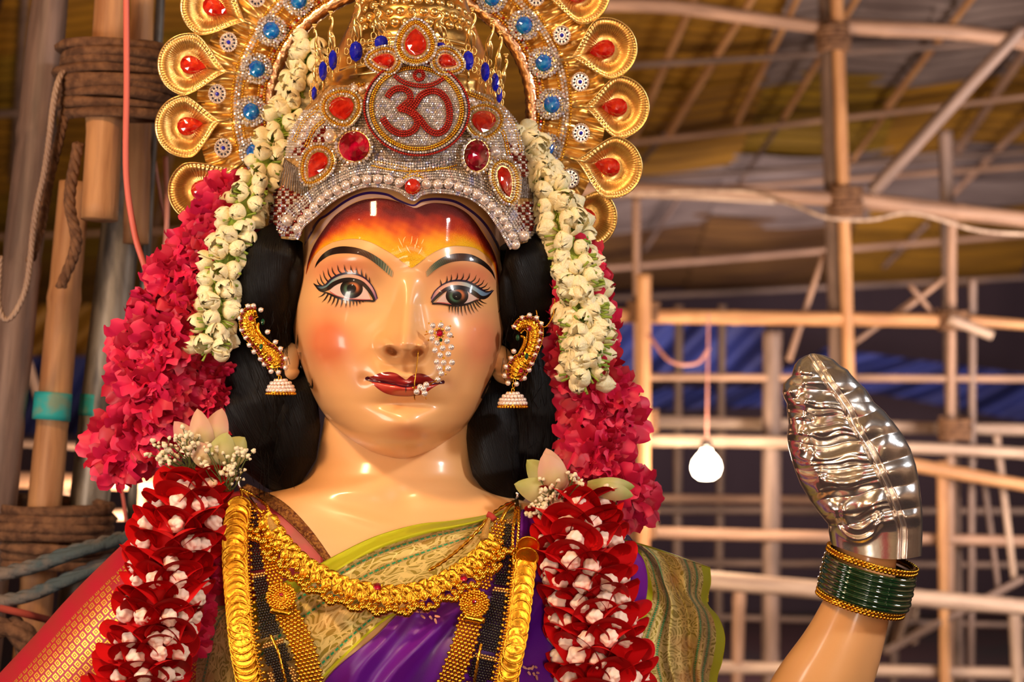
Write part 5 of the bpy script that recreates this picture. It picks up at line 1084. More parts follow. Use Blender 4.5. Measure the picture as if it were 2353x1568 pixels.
# --- nose ring
NR = empty('nose_ring', W(1000, 940, -.33), 'gold nose ring of clustered pearls with a ruby flower', 'nose ring')
nY = Yc(-.318)
wires = [tube([tuple(W(*p)) for p in crom([(961, 806, -.335), (957, 850, -.345), (953, 880, -.345), (952, 905, -.34), (953, 920, -.335)], 16)], .0012, 6),
         tube([tuple(W(*p)) for p in crom([(976, 770, -.31), (990, 766, -.322), (1012, 766, -.322)], 10)], .0012, 6),
         tube([tuple(W(*p)) for p in crom([(1010, 780, -.316), (1018, 820, -.316), (1020, 850, -.318), (1008, 870, -.325), (985, 885, -.335), (953, 900, -.342)], 30)], .0016, 6)]
V, F = join(wires); obj('gold_wire', V, F, GOLDB, NR)
for a, b_ in [(1455, 212), (1535, 208), (1605, 242), (1440, 275), (1625, 305), (1448, 340), (1500, 385), (1598, 368), (1478, 458), (1555, 437), (1640, 428), (1530, 508), (1610, 497), (1495, 575), (1565, 582), (1647, 580), (1522, 640), (1610, 640), (1540, 690), (1505, 752), (1390, 805), (1362, 845), (1295, 875), (1375, 890), (1330, 828)]:
    x_, y_ = 660 + a / 4.3556, 700 + b_ / 4.3556; pearl(x_, y_, 7.4, Yc(-.322 - .02 * (x_ < 990)), 0, NR)
beads('gold_tips', [(660 + a / 4.3556, 700 + b_ / 4.3556) for a, b_ in [(1418, 188), (1540, 170), (1632, 216), (1395, 272), (1658, 325), (1412, 358), (1585, 700), (1390, 940), (1258, 832), (1570, 535)]], 2.2, nY, .004, GOLDB, NR)
beads('gold_flower', [(1010 + 10 * math.cos(k * .785), 766 + 10 * math.sin(k * .785)) for k in range(8)], 3.4, nY, .006, GOLDB, NR)
gem(1010, 766, oval(19, 19), DARKGEM, Yc(-.325), 6, NR, 'ruby', 10, ) if False else gem(1010, 766, oval(19, 19), DARKGEM, Yc(-.325), 6, NR, 'ruby', 10)
gem(1013, 782, oval(8, 9), GREENGEM, Yc(-.327), 4, NR, 'green_stone', 8)
# --- earrings
RST = mat('red_stone', srgb(122, 16, 16), .15, coat=.7)
def earring(label, C, wid, PL_, G1, G2, g_, g2_, jh, tail, fl, y0):
    E_ = empty('earring', W(jh[0], jh[1] + 24, y0), label, 'earring', 'gold and pearl earrings')
    eY = Yc(y0); C = crom(C, 60); w = np.interp(np.linspace(0, 1, 60), np.linspace(0, 1, len(wid)), wid)
    T = np.gradient(C, axis=0); T /= np.linalg.norm(T, axis=1)[:, None]; N = np.stack([-T[:, 1], T[:, 0]], 1); v = np.linspace(-1, 1, 13)
    Q = C[:, None] + N[:, None] * w[:, None, None] * v[None, :, None]; relief = .006 * (1 - v[None] ** 2) + .0012 * np.sin(np.arange(60)[:, None] * 1.9 + np.abs(v)[None] * 5)
    V = WA(Q[..., 0], Q[..., 1], y0 - relief).reshape(-1, 3); f = grid_faces(60, 13); n = len(V)
    obj('gold_plate', np.concatenate([V, V + [0, .006 , 0]]), [f, f[:, ::-1] + n], GOLD, E_)
    for s_ in (-1, 1):
        L_ = C + N * (w * s_)[:, None]; q = lin(L_, int(plen(L_) / 8)); q = q if s_ == fl else q[int(len(q) * .55):]
        beads('red_stone', q, 3.6, eY, .005, RST, E_); beads('gold_edge', lin(L_ + N * s_ * 3.6, int(plen(L_) / 3.6)), 1.9, eY, .003, GOLDB, E_)
    beads('gold_grains', np.array([C[i] + N[i] * w[i] * q for i in range(3, 57, 2) for q in (-.55, -.2, .2, .55)]), 1.8, eY, .0065, GOLDB, E_)
    tl = crom(tail, 30); V, F = tube(WA(tl[:, 0], tl[:, 1], y0 - .002 + 0 * tl[:, 0]), np.interp(np.linspace(0, 1, 30), [0, .6, 1], [3.4, 3.2, 2]) / 1000, 8); obj('swan_neck', V, F, GOLD, E_)
    beads('gold_grains', lin(tl, int(plen(tl) / 3.6)), 1.6, eY, .006, GOLDB, E_)
    for x_, y_ in PL_: pearl(x_, y_, 6.2, eY, .002, E_)
    beads('gold_tips', [(x_ + (x_ - jh[0]) * .0 + (7 if (x_ > C[:, 0].mean()) else -7) * .8, y_ - 3) for x_, y_ in PL_], 1.6, eY, .002, GOLDB, E_)
    for x_, y_, m in ((*G1, DARKGEM), (*G2, DARKGEM)): gem(x_, y_, oval(12, 14), m, Yc(y0 - .006), 4, E_, 'garnet', 10)
    for x_, y_ in (g_, g2_): gem(x_, y_, oval(9, 15), GREENGEM, Yc(y0 - .006), 4, E_, 'green_stone', 8)
    # bell drop
    jx, jy = jh; b_ = empty_part('bell_drop', W(jx, jy, y0), E_); s_ = (D + y0) / D / 1000
    V, F = lathe([(.1, -17), (9, -16), (14, -11), (22, -2), (30, 7), (33, 13), (31, 16), (26, 13), (15, 8), (1, 6)], 40); V = V * s_; V[:, 2] *= -1; V = V + np.array(W(jx, jy, y0)); obj('bell', V, [f_[:, ::-1] for f_ in F], GOLD, b_)
    pp = []; gp = []
    for rr_, zz, n_ in ((30, 9, 22), (27, 1, 20), (21, -7, 15), (12, -13, 9)): pp += [tuple(np.array(W(jx, jy, y0)) + np.array((rr_ * math.cos(k * 2 * PI / n_), rr_ * math.sin(k * 2 * PI / n_), -zz)) * s_) for k in range(n_)]
    for p in pp: place('pearl', PMESH, b_, Matrix.Translation(Vector(p)) @ Matrix.Diagonal((4.9 * s_,) * 3 + (1,)))
    gp = [tuple(np.array(W(jx, jy, y0)) + np.array((33 * math.cos(k * 2 * PI / 30), 33 * math.sin(k * 2 * PI / 30), -17)) * s_) for k in range(30)] + [tuple(np.array(W(jx, jy, y0)) + np.array((12 * math.cos(k * 2 * PI / 10), 12 * math.sin(k * 2 * PI / 10), 15)) * s_) for k in range(10)]
    V, F = scatter(ICO1, gp, 3.0 * s_); obj('gold_grains', V, F, GOLDB, b_, kind='stuff')
    e_ = C[-1]; lk = [tube(WA(e_[0] + (jx - e_[0]) * q + 3 * np.cos(tt := np.linspace(0, 2 * PI, 10)), e_[1] + (jy - 16 - e_[1]) * q + 5 * np.sin(tt), np.full(10, y0)), .0012, 5, cap=False) for q in (.15, .5, .85)]
    V, F = join(lk); obj('chain_link', V, F, GOLDB, E_, kind='stuff'); return E_
Z5 = lambda L: [(520 + a / 5.81, 660 + b_ / 5.81) for a, b_ in L]; Z6 = lambda L: [(1120 + a / 5.6, 680 + b_ / 5.6) for a, b_ in L]
earring('gold peacock earring with pearls on the left of the face', Z5([(400, 330), (310, 360), (280, 430), (300, 560), (370, 670), (450, 770), (560, 880), (640, 980), (655, 1080)]), [9, 14, 15, 15, 13, 14, 20, 21, 14],
        Z5([(290, 255), (363, 250), (460, 305), (215, 320), (183, 415), (207, 570), (262, 675), (308, 775), (370, 865), (455, 960), (508, 1030), (597, 1125), (695, 1140), (790, 1075), (790, 955), (722, 825), (655, 735), (550, 600)]),
        Z5([(325, 415)])[0], Z5([(578, 955)])[0], Z5([(488, 465)])[0], Z5([(465, 795)])[0], (645, 888), Z5([(430, 480), (420, 540), (450, 620), (520, 690), (610, 760)]), 1, -.155)
er = earring('gold peacock earring with pearls on the right of the face', Z6([(380, 440), (440, 370), (540, 360), (610, 430), (605, 560), (570, 680), (510, 800), (420, 890), (370, 980), (350, 1070)]), [8, 12, 15, 15, 14, 13, 14, 20, 21, 14],
        Z6([(450, 285), (540, 250), (630, 285), (690, 360), (345, 400), (685, 470), (665, 580), (645, 665), (610, 760), (570, 870), (535, 955), (475, 1060), (375, 1135), (265, 1125), (220, 1030), (240, 915), (305, 805), (340, 715)]),
        Z6([(540, 420)])[0], Z6([(432, 962)])[0], Z6([(388, 540)])[0], Z6([(503, 780)])[0], (1178, 918), Z6([(430, 520), (475, 540), (470, 620), (420, 720), (350, 820)]), -1, -.155)
ch = crom([(1275, 688, -.13), (1272, 720, -.15), (1262, 742, -.16), (1250, 752, -.16), (1238, 738, -.16), (1232, 714, -.155)], 50); P_ = np.array([tuple(W(*p)) for p in ch]); V, F = scatter(ICO0, lin(P_, 48), .0017); obj('ear_chain', V, F, GOLDB, er, kind='stuff')
# --- necklaces. nkY: the chest with the cloth on it
def nkY(px, py): return torsoY(px, py) - .045
def onchest(off): return lambda px, py: nkY(px, py) - off
GBM = mesh('gold_bead', ICO1[0], ICO1[1], GOLDB)
def strip_beads(C, width, m, r, Yf, parent, name, step=None, jit=0.0, skip=None, off=0.0, **kw):
    """beads side by side across a ribbon that follows C (centre line)"""
    step = step or r * 1.72; L = lin(C, max(2, int(plen(C) / step))); T = np.gradient(L, axis=0); T /= np.linalg.norm(T, axis=1)[:, None]; N = np.stack([-T[:, 1], T[:, 0]], 1)
    W_ = width(np.linspace(0, 1, len(L))) if callable(width) else np.full(len(L), width); pts = []
    for i in range(len(L)):
        k = max(2, int(round(W_[i] / (r * 1.85))))
        for q in range(k):
            if skip and skip(i, q, k): continue
            pts.append(L[i] + N[i] * ((q + .5 + (.25 if i % 2 else -.25)) / k - .5) * W_[i])
    return beads(name, np.array(pts), r, Yf, off, m, parent, kind='stuff', **kw)
# coin necklace: both strands
CN = empty('coin_necklace', W(880, 1640, -.35), 'long gold necklace of overlapping stamped coins hanging down both sides of the chest', 'necklace')
def coin_mesh():
    pr = [(.02, -.10), (.30, -.13), (.5, -.07), (.72, -.05), (.86, -.06), (.90, -.16), (1.0, -.16), (1.02, -.04), (.9, .08), (.02, .08)]
    V, F = lathe(pr, 26); V = V[:, [0, 2, 1]]; V = np.asarray(V); r_ = np.hypot(V[:, 0], V[:, 2]); a = np.arctan2(V[:, 2], V[:, 0]); V[:, 1] -= .03 * np.sin(3 * a) * np.sin(r_ * 9) * (r_ < .84) * (V[:, 1] < 0); return mesh('coin', V, F, GOLD)
COIN = coin_mesh()
def coins(C, r, step, Yf, tilt, parent, top=False):
    L = lin(C, int(plen(C) / step))
    for i, p in enumerate(L[::-1]):
        T = C[-1] - C[0]; y = float(Yf(p[0], p[1])) - .01; q = W(p[0], p[1], y); s_ = r[0] * (D + y) / D / 1000
        M = Matrix.Translation(q) @ Matrix.Rotation(rnd.uniform(-.15, .15), 4, 'Y') @ Matrix.Rotation(tilt + rnd.uniform(-.06, .06), 4, 'X') @ Matrix.Rotation(rnd.uniform(-.12, .12), 4, 'Z') @ Matrix.Diagonal((s_, s_, s_, 1)); place('coin', COIN, parent, M)
CL = crom([(548, 1170), (540, 1230), (540, 1300), (548, 1400), (556, 1480), (572, 1568), (590, 1650)], 100); CRr = crom([(1210, 1262), (1208, 1300), (1200, 1370), (1190, 1450), (1176, 1520), (1160, 1600), (1150, 1660)], 100)
coins(CL, (30, 30), 15.5, onchest(.03), -.32, CN); coins(CRr, (25.5, 25), 18.5, onchest(.03), -.36, CN)
for k, (x_, y_) in enumerate([(1215, 1254), (1212, 1279)]):
    y = float(nkY(x_, y_)) - .055; q = W(x_, y_, y); s_ = .0245; place('coin', COIN, CN, Matrix.Translation(q) @ Matrix.Rotation(.25, 4, 'Y') @ Matrix.Rotation(.5, 4, 'X') @ Matrix.Diagonal((s_, s_, s_, 1)))
for C, sg in ((offset(CL, -28), 1), (offset(CRr, 26), -1)):
    q = lin(C, 60); beads('gold_bead_row', q, 3.2, onchest(.03), 0, GOLDB, CN); P = WA(C[:, 0], C[:, 1], nkY(C[:, 0], C[:, 1]) - .026); V, F = tube(P, .0035, 6); obj('coin_band', V, F, GOLD, CN)
    beads('gold_tabs', lin(offset(C, -10 * sg), 30), 5.2, onchest(.02), 0, GOLDB, CN)
    beads('gold_link_row', lin(offset(C, -4 * sg), 60), 2.6, onchest(.03), 0, GOLDB, CN)
# black bead necklace
BN = empty('black_bead_necklace', W(880, 1640, -.32), 'long necklace of many strands of small black and gold beads', 'necklace')
BLk = crom([(578, 1160), (583, 1220), (592, 1300), (606, 1380), (620, 1450), (640, 1520), (660, 1600), (670, 1650)], 200); BRk = crom([(1171, 1196), (1164, 1260), (1158, 1310), (1150, 1370), (1136, 1430), (1120, 1490), (1104, 1560), (1090, 1640)], 200)
wL = lambda t: np.interp(t, [0, .15, .5, .75, 1], [24, 26, 36, 60, 74]); wR = lambda t: np.interp(t, [0, .3, .5, .75, 1], [22, 36, 46, 56, 66])
for C, w_ in ((BLk, wL), (BRk, wR)):
    mg = (lambda i, q, k: (i % 26) in (0, 1) or (i > 62 and (q in (0, 1, k - 2, k - 1)) ) or (i > 70 and ((i + q) % 7 == 0)))
    strip_beads(C, w_, BLACK, 3.4, onchest(.018), BN, 'black_beads', skip=mg); strip_beads(C, w_, mat('pale_gold_bead', srgb(226, 180, 110), .25, .9), 3.5, onchest(.019), BN, 'gold_bead_bars', skip=lambda i, q, k: not mg(i, q, k))
cc = crom([(622, 1460), (640, 1500), (650, 1540), (664, 1600)], 40); V, F = tube(WA(cc[:, 0], cc[:, 1], nkY(cc[:, 0], cc[:, 1]) - .03), .0032, 6, lobes=2, amp=.3, twist=40); obj('gold_cord', V, F, GOLDB, BN)
cc = crom([(1106, 1480), (1098, 1520), (1084, 1600)], 40); V, F = tube(WA(cc[:, 0], cc[:, 1], nkY(cc[:, 0], cc[:, 1]) - .03), .0032, 6, lobes=2, amp=.3, twist=40); obj('gold_cord', V, F, GOLDB, BN)
# gold bead ribbon necklace with two flower clasps
GN = empty('gold_bead_necklace', W(880, 1640, -.34), 'broad gold bead ribbon necklace with a round flower ornament on each side', 'necklace')
GL = [crom([(604, 1176), (612, 1230), (622, 1290), (634, 1345)], 100), crom([(656, 1405), (680, 1450), (700, 1500), (716, 1568), (728, 1640)], 100)]
GRt = [crom([(1150, 1195), (1136, 1250), (1122, 1300), (1108, 1350)], 100), crom([(1082, 1420), (1070, 1470), (1052, 1520), (1034, 1568), (1010, 1640)], 100)]
for a, b_ in (GL, GRt):
    strip_beads(a, lambda t: np.interp(t, [0, .4, 1], [26, 40, 34]), GOLDB, 4.3, onchest(.030), GN, 'gold_bead_ribbon', step=7.0); strip_beads(b_, 56, GOLDB, 5.0, onchest(.022), GN, 'gold_bead_ribbon', step=8.2)
for x_, y_, a in ((646, 1372, -.2), (1090, 1388, .2)):
    fY = onchest(.036); f_ = plate(x_, y_, oval(66, 60), GOLD, plane_at(fY, x_, y_, 0), 8, GN, 'flower_ornament', dome=6)
    pts = np.concatenate([closed(oval(2 * r_, 1.85 * r_), 6.2) + [x_, y_] for r_ in (8, 14, 20, 26, 31)]); beads('gold_grains', pts + nr.normal(0, .6, pts.shape), 3.3, plane_at(fY, x_, y_, 0), .006, GOLDB, f_, None); beads('gold_petal', closed(oval(64, 60), 10) + [x_, y_], 5, plane_at(fY, x_, y_, 0), .001, GOLDB, f_)
    gem(x_, y_ - 6, oval(11, 8), DARKGEM, plane_at(fY, x_, y_, .010), 3, f_, 'ruby', 8)
    yb = y_ + 34; P = [(x_ - 24, yb - 4), (x_ + 24, yb + 6)]; V, F = tube(WA([p[0] for p in lin(P, 8)], [p[1] for p in lin(P, 8)], np.full(8, float(fY(x_, yb)) - .002)), .0075, 8); obj('gold_bar', V, F, GOLD, GN)
# short necklace of leaves and ball clusters
SN = empty('leaf_necklace', W(900, 1400, -.27), 'short gold necklace of leaf ornaments with hanging ball clusters', 'necklace')
MC_ = crom([(618, 1196), (640, 1232), (664, 1262), (700, 1296), (740, 1320), (790, 1345), (845, 1358), (900, 1365), (955, 1358), (1000, 1344), (1040, 1322), (1080, 1296), (1110, 1268), (1134, 1236)], 300)
LF = (lambda: (lambda u, v: (np.stack([(np.sin(u * PI) * (v) * .42).ravel(), (-.16 * np.sin(u * PI) * (1 - np.abs(v)) - .10 * (np.abs(v) > .9) * np.sin(u * PI)).ravel(), (u - .5).ravel()], 1), grid_faces(12, 9)))(*np.meshgrid(np.linspace(0, 1, 12), np.linspace(-1, 1, 9), indexing='ij')))()
LV, LFc = LF; n = len(LV); LEAF = mesh('leaf', np.concatenate([LV, LV + [0, .10, 0]]), [LFc, LFc[:, ::-1] + n], GOLD)
Lp = lin(MC_, 46); T = np.gradient(Lp, axis=0); T /= np.linalg.norm(T, axis=1)[:, None]
sY = onchest(.034)
def place_flat(name, me, x_, y_, a, s_, Yf, parent, off=0.0, tilt=0.0):
    y = float(Yf(x_, y_)) - off; q = W(x_, y_, y); k = s_ / 1000 * (D + y) / D
    return place(name, me, parent, Matrix.Translation(q) @ Matrix.Rotation(a, 4, 'Y') @ Matrix.Rotation(tilt, 4, 'X') @ Matrix.Diagonal((k, k, k, 1)))
for i, p in enumerate(Lp):
    an = math.atan2(T[i][1], T[i][0]); nx_, ny_ = -math.sin(an), math.cos(an)
    if i % 2 == 0:
        for da, d, s_ in ((.55, -8, 34), (-.6, -2, 32), (.1, 14, 30)): place_flat('leaf', LEAF, p[0] + nx_ * d + math.cos(an) * da * 9, p[1] + ny_ * d + math.sin(an) * da * 9, an + da * 1.3 + rnd.uniform(-.2, .2), s_, sY, SN, .008, rnd.uniform(-.3, .1))
    if i % 2 == 1:
        for d in (-14, 20): place_flat('gold_bead', GBM, p[0] + nx_ * d, p[1] + ny_ * d, 0, 7.4, sY, SN, .004)
    dr = 34 + 7 * math.sin(i * 1.7)
    for k in range(4):
        place_flat('gold_bead', GBM, p[0] + nx_ * (dr + rnd.uniform(-1, 8)) + (k - 1.5) * 5.6, p[1] + ny_ * dr + abs(k - 1.5) * -5 + 12, 0, rnd.uniform(7.2, 8.4), sY, SN, .004 + rnd.uniform(0, .006))
pts = np.concatenate([offset(lin(MC_, 140), d) for d in (4, 9, 20)]); beads('gold_grains', pts + nr.normal(0, 1.4, pts.shape), 2.6, sY, .001, GOLDB, SN)
ln_ = []
for i in range(1, 46, 2):
    an = math.atan2(T[i][1], T[i][0]); p = Lp[i]; a = (p[0], p[1]); b2 = (p[0] - math.sin(an) * 30, p[1] + math.cos(an) * 30); q = lin([a, b2], 4); ln_.append(tube(WA(q[:, 0], q[:, 1], sY(q[:, 0], q[:, 1])), .0016, 5))
V, F = join(ln_); obj('gold_links', V, F, GOLDB, SN, kind='stuff')
for x_, y_ in ((867, 1348), (1066, 1328)): gem(x_, y_, oval(18, 18), DARKGEM, plane_at(sY, x_, y_, .016), 4, SN, 'garnet', 12)
# cords, cones and hooks up to the shoulders
cd = []
for P in ([(1186, 1152), (1160, 1162), (1128, 1186), (1096, 1222), (1060, 1258), (1020, 1290), (985, 1312)], [(1186, 1152), (1184, 1180), (1178, 1230), (1180, 1300)], [(1186, 1152), (1166, 1170), (1150, 1200)], [(1188, 1150), (1192, 1190), (1188, 1260)], [(556, 1126), (580, 1138), (610, 1160), (618, 1182)], [(556, 1126), (570, 1142), (590, 1168), (604, 1180)], [(552, 1122), (560, 1150), (575, 1170)]):
    c = crom(P, 60); cd.append(tube(WA(c[:, 0], c[:, 1], sY(c[:, 0], c[:, 1]) - .004), .0034, 8, lobes=2, amp=.35, twist=50))
V, F = join(cd); obj('gold_cords', V, F, GOLDB, SN, kind='stuff')
for P in ([(1126, 1190), (1118, 1214), (1112, 1240)], [(618, 1176), (622, 1200), (632, 1218)]):
    c = crom(P, 20); V, F = tube(WA(c[:, 0], c[:, 1], sY(c[:, 0], c[:, 1]) - .01), np.linspace(3.5, 10, 20) / 1000, 14); obj('end_cone', V, F, mat('gold_thread', srgb(200, 156, 80), .5, .6, bump=(300, 1)), SN)
c = crom([(1120, 1182), (1128, 1186), (1136, 1194)], 8); V, F = tube(WA(c[:, 0], c[:, 1], sY(c[:, 0], c[:, 1]) - .014), .007, 10); obj('red_thread', V, F, mat('red_thread', srgb(170, 50, 40), .8), SN)
for P in ([(1184, 1160), (1186, 1146), (1190, 1138), (1186, 1132)], [(552, 1122), (548, 1112), (550, 1100), (554, 1098)]):
    c = crom(P, 12); V, F = tube(WA(c[:, 0], c[:, 1], sY(c[:, 0], c[:, 1]) - .004), .003, 8); obj('silver_hook', V, F, SILVER, SN)
# ================================================================ flower garlands
JW = mat('jasmine_petal', srgb(240, 224, 166), .5, sss=.15, noise=(srgb(252, 244, 208), 20, .35, .65)); JG = mat('jasmine_stem', srgb(150, 168, 60), .5, noise=(srgb(110, 140, 40), 20, .4, .6))
def petal(L, Wd, cup, curl, nu=9, nv=7, ruff=0.0, ph=0.0, tipw=.6):
    """petal from the origin up +Z, bending outwards to +X"""
    u, v = np.meshgrid(np.linspace(0, 1, nu), np.linspace(-1, 1, nv), indexing='ij')
    w = np.sin(np.clip(u * .86 + .12, 0, 1) * PI) ** tipw * Wd; y = v * w
    x = cup * np.sin(u * PI * .6) * (1 - .0) - cup * 1.2 * (1 - np.cos(v * 1.1)) + curl * u ** 2.2 + ruff * np.sin(v * 5 + ph) * u ** 2; z = u * L - ruff * .6 * np.cos(v * 6 + ph) * u
    return np.stack([x, y, z], -1).reshape(-1, 3), grid_faces(nu, nv)
def rotz(V, a): c, s = math.cos(a), math.sin(a); return V @ np.array([[c, s, 0], [-s, c, 0], [0, 0, 1]])
def bud_mesh(name, open_, seed):
    g = random.Random(seed); P = []
    for ring, (n, k) in enumerate(((4, 1.0), (3, .9), (3, .72))):
        for i in range(n):
            u, v = np.meshgrid(np.linspace(0, 1, 10), np.linspace(-1, 1, 7), indexing='ij'); hw = (.95 if ring == 0 else 1.0) * np.sin(np.clip(u * .80 + .18, 0, 1) * PI) ** .55
            o_ = open_ * g.uniform(.5, 1.3) * (1 if ring < 2 else .6); rr_ = k * (.09 * (1 - u) + .33 * np.sin(np.clip(u * (.985 - .02 * ring), 0, 1) * PI) ** .75) + o_ * u ** 2 * .55 + .035 * v ** 2 * np.sin(u * PI) + .012 * np.cos(v * PI * 3) * u
            a_ = v * hw * (.98 - .25 * o_); V = np.stack([rr_ * np.cos(a_), rr_ * np.sin(a_), u * (1.0 - .10 * ring * (open_ > .2)) - .35 * o_ * u ** 3 * .4 - .06 * v ** 2 * u], -1).reshape(-1, 3)
            P.append((rotz(V, i * 2 * PI / n + ring * .7 + g.uniform(-.2, .2)), grid_faces(10, 7)))
    V, F = join(P); return mesh(name, V, F, JW)
BUDS = [bud_mesh('jasmine_bud', o, i) for i, o in enumerate((0, 0, .1, .22, .5, .04))]
V, F = tube([(0, 0, -.55), (0, 0, -.3), (0, 0, 0), (0, 0, .1)], [.05, .07, .11, .18], 7); STEM = mesh('green_stem', V, F, JG)
def orient(p, dirv, s_, spin): q = Vector(dirv).to_track_quat('Z', 'Y').to_matrix().to_4x4(); return Matrix.Translation(Vector(p)) @ q @ Matrix.Rotation(spin, 4, 'Z') @ Matrix.Diagonal((s_, s_, s_, 1))
def hang(name, label, cat, P, group=None):
    e = empty(name, W(*P[-1][:3]), label, cat, group); return e
def jasmine(label, P, rad, n, seed, size=(36, 44)):
    """P centre line (px,py,y); rad half width in px along it"""
    g = random.Random(seed); C = crom(P, 200); e = hang('jasmine_garland', label, 'flower garland', P, 'jasmine garlands beside the face')
    core = C[::5]; V, F = tube([tuple(W(*c)) for c in core], np.interp(np.linspace(0, 1, len(core)), np.linspace(0, 1, len(rad)), rad) / 1000 * .45, 10, lobes=5, amp=.15, twist=20); obj('green_string', V, F, JG, e)
    T = np.gradient(C, axis=0)
    for k in range(n):
        t = (k + .5) / n; c = C[int(t * 199)]; tt = T[int(t * 199)][:2]; tt = tt / np.linalg.norm(tt); r_ = np.interp(t, np.linspace(0, 1, len(rad)), rad); a = k * 2.4 + g.uniform(-.4, .4)
        if math.sin(a) > .55 and g.random() < .75: a = -a
        ox = math.cos(a); oy = math.sin(a); base = np.array([c[0] - tt[1] * ox * r_ * .35, c[1] + tt[0] * ox * r_ * .35]); 
        p = W(base[0], base[1], c[2] + oy * r_ / 1000 * .35)
        d = Vector((-tt[1] * ox + g.uniform(-.35, .35), oy * .9 - .1, -tt[0] * ox - .15 + g.uniform(-.6, .35))).normalized()
        s_ = g.uniform(*size) / 1000; o = place('jasmine_bud', g.choice(BUDS), e, orient(p, d, s_, g.uniform(0, 6)) @ Matrix.Diagonal((1.1, 1.1, 1, 1)))
        M = orient(p, d, s_, 0); place('green_stem', STEM, o, M)
    # stray green stalks
    st = []
    for k in range(n * 2):
        t = g.random(); c = C[int(t * 199)]; r_ = np.interp(t, np.linspace(0, 1, len(rad)), rad); a0 = g.uniform(0, 2 * PI); q0 = W(c[0], c[1], c[2] - r_ / 1000 * .3); q1 = W(c[0] + math.cos(a0) * r_ * .8, c[1] + math.sin(a0) * r_ * .5, c[2] - r_ / 1000 * g.uniform(.4, .85)); st.append(tube([tuple(q0), tuple((q0 + q1) / 2 + Vector((0, -.004, .003))), tuple(q1)], [.002, .0018, .0032], 5))
    V, F = join(st); obj('green_stalks', V, F, JG, e, kind='stuff'); return e
jasmine('narrow jasmine garland curving down the left of the hair', [(716, 90, .03), (700, 170, .03), (668, 240, .03), (640, 320, -.02), (600, 400, -.06), (565, 470, -.09), (535, 560, -.11), (505, 650, -.12), (495, 740, -.12), (482, 812, -.12)], [24, 30, 36, 40, 52, 56, 56, 54, 56, 56], 104, 1, (40, 50))
jasmine('wide jasmine garland hanging to the right of the hair', [(1185, 300, .02), (1225, 370, -.03), (1265, 440, -.07), (1295, 520, -.09), (1322, 620, -.11), (1342, 720, -.12), (1345, 800, -.13), (1338, 880, -.13)], [26, 36, 50, 62, 74, 78, 80, 66], 128, 2, (44, 56))
# --- pink ruffled flowers
PKM = mat('pink_petal', srgb(214, 24, 70), .5, sss=.1, island=[(0, srgb(156, 8, 36)), (.3, srgb(196, 16, 54)), (.6, srgb(210, 28, 76)), (.88, srgb(206, 16, 92)), (1, srgb(232, 70, 100))])
def bpetal(L, Wd, cup, curl, ruff, ph):
    u, v = np.meshgrid(np.linspace(0, 1, 9), np.linspace(-1, 1, 9), indexing='ij'); w = Wd * (u + .03) ** .6 * (1 - u ** 8 * .72) ** .5
    y = v * w; z = L * u * (1 - .22 * u * v ** 2); x = cup * np.sin(u * PI * .55) + curl * u ** 2.4 + ruff * (np.sin(v * 5.5 + ph) * u ** 2.5) - .25 * Wd * (np.cos(v * 1.3) - 1)
    z = z + ruff * .5 * np.cos(v * 8 + ph) * u ** 3
    return np.stack([x, y, z], -1).reshape(-1, 3), grid_faces(9, 9)
def ruffle(name, seed):
    g = random.Random(seed); P = []
    for ring, (n, k, cu) in enumerate(((5, 1.0, .95), (4, .82, .55), (4, .6, .2))):
        for i in range(n):
            V, F = bpetal(.62 * k + .16, .62 * k, .22 * k, cu * .7 * g.uniform(.7, 1.2), .055 * k + .02, g.uniform(0, 6)); P.append((rotz(V, i * 2 * PI / n + ring * .5 + g.uniform(-.25, .25)), F))
    V, F = join(P); return mesh(name, V, F, PKM)
RUF = [ruffle('pink_flower', i) for i in range(6)]
def pink(label, P, rad, n, seed, size):
    g = random.Random(seed); C = crom(P, 200); e = hang('pink_flower_garland', label, 'flower garland', P, 'pink flower garlands behind the jasmine')
    for k in range(n):
        t = (k + g.random()) / n; c = C[int(t * 199)]; r_ = np.interp(t, np.linspace(0, 1, len(rad)), rad); rr_ = math.sqrt(g.random()); a = g.uniform(0, 2 * PI); ox, oz = math.cos(a) * rr_, math.sin(a) * rr_
        p = W(c[0] + ox * r_ * .78, c[1] + oz * 26, c[2] - r_ / 1000 * .55 * (1 - ox * ox)); d = Vector((ox * .9 + g.uniform(-.5, .5), -1.05 + g.uniform(-.3, .3), g.uniform(-.7, .5))).normalized(); s_ = g.uniform(*size) / 1000
        place('pink_flower', g.choice(RUF), e, orient(p, d, s_, g.uniform(0, 6)))
    return e
pink('full pink and red flower garland spreading out at the left of the hair', [(548, 430, -.02), (520, 480, -.03), (470, 570, -.04), (430, 650, -.04), (400, 740, -.04), (375, 830, -.04), (350, 910, -.04), (315, 1000, -.04), (305, 1070, -.04)], [22, 34, 46, 66, 96, 120, 118, 84, 54], 96, 3, (46, 70))
pink('dark pink flowers low beside the left hair lock', [(490, 850, -.03), (480, 930, -.03), (470, 990, -.02)], [36, 44, 44], 14, 8, (36, 46))
pink('bright pink flower garland spilling out at the lower right of the hair', [(1330, 590, -.06), (1325, 700, -.06), (1335, 800, -.06), (1365, 860, -.06), (1385, 960, -.07), (1375, 1040, -.08), (1410, 1100, -.07), (1450, 1160, -.05)], [30, 50, 58, 66, 66, 58, 44, 22], 66, 4, (46, 68))
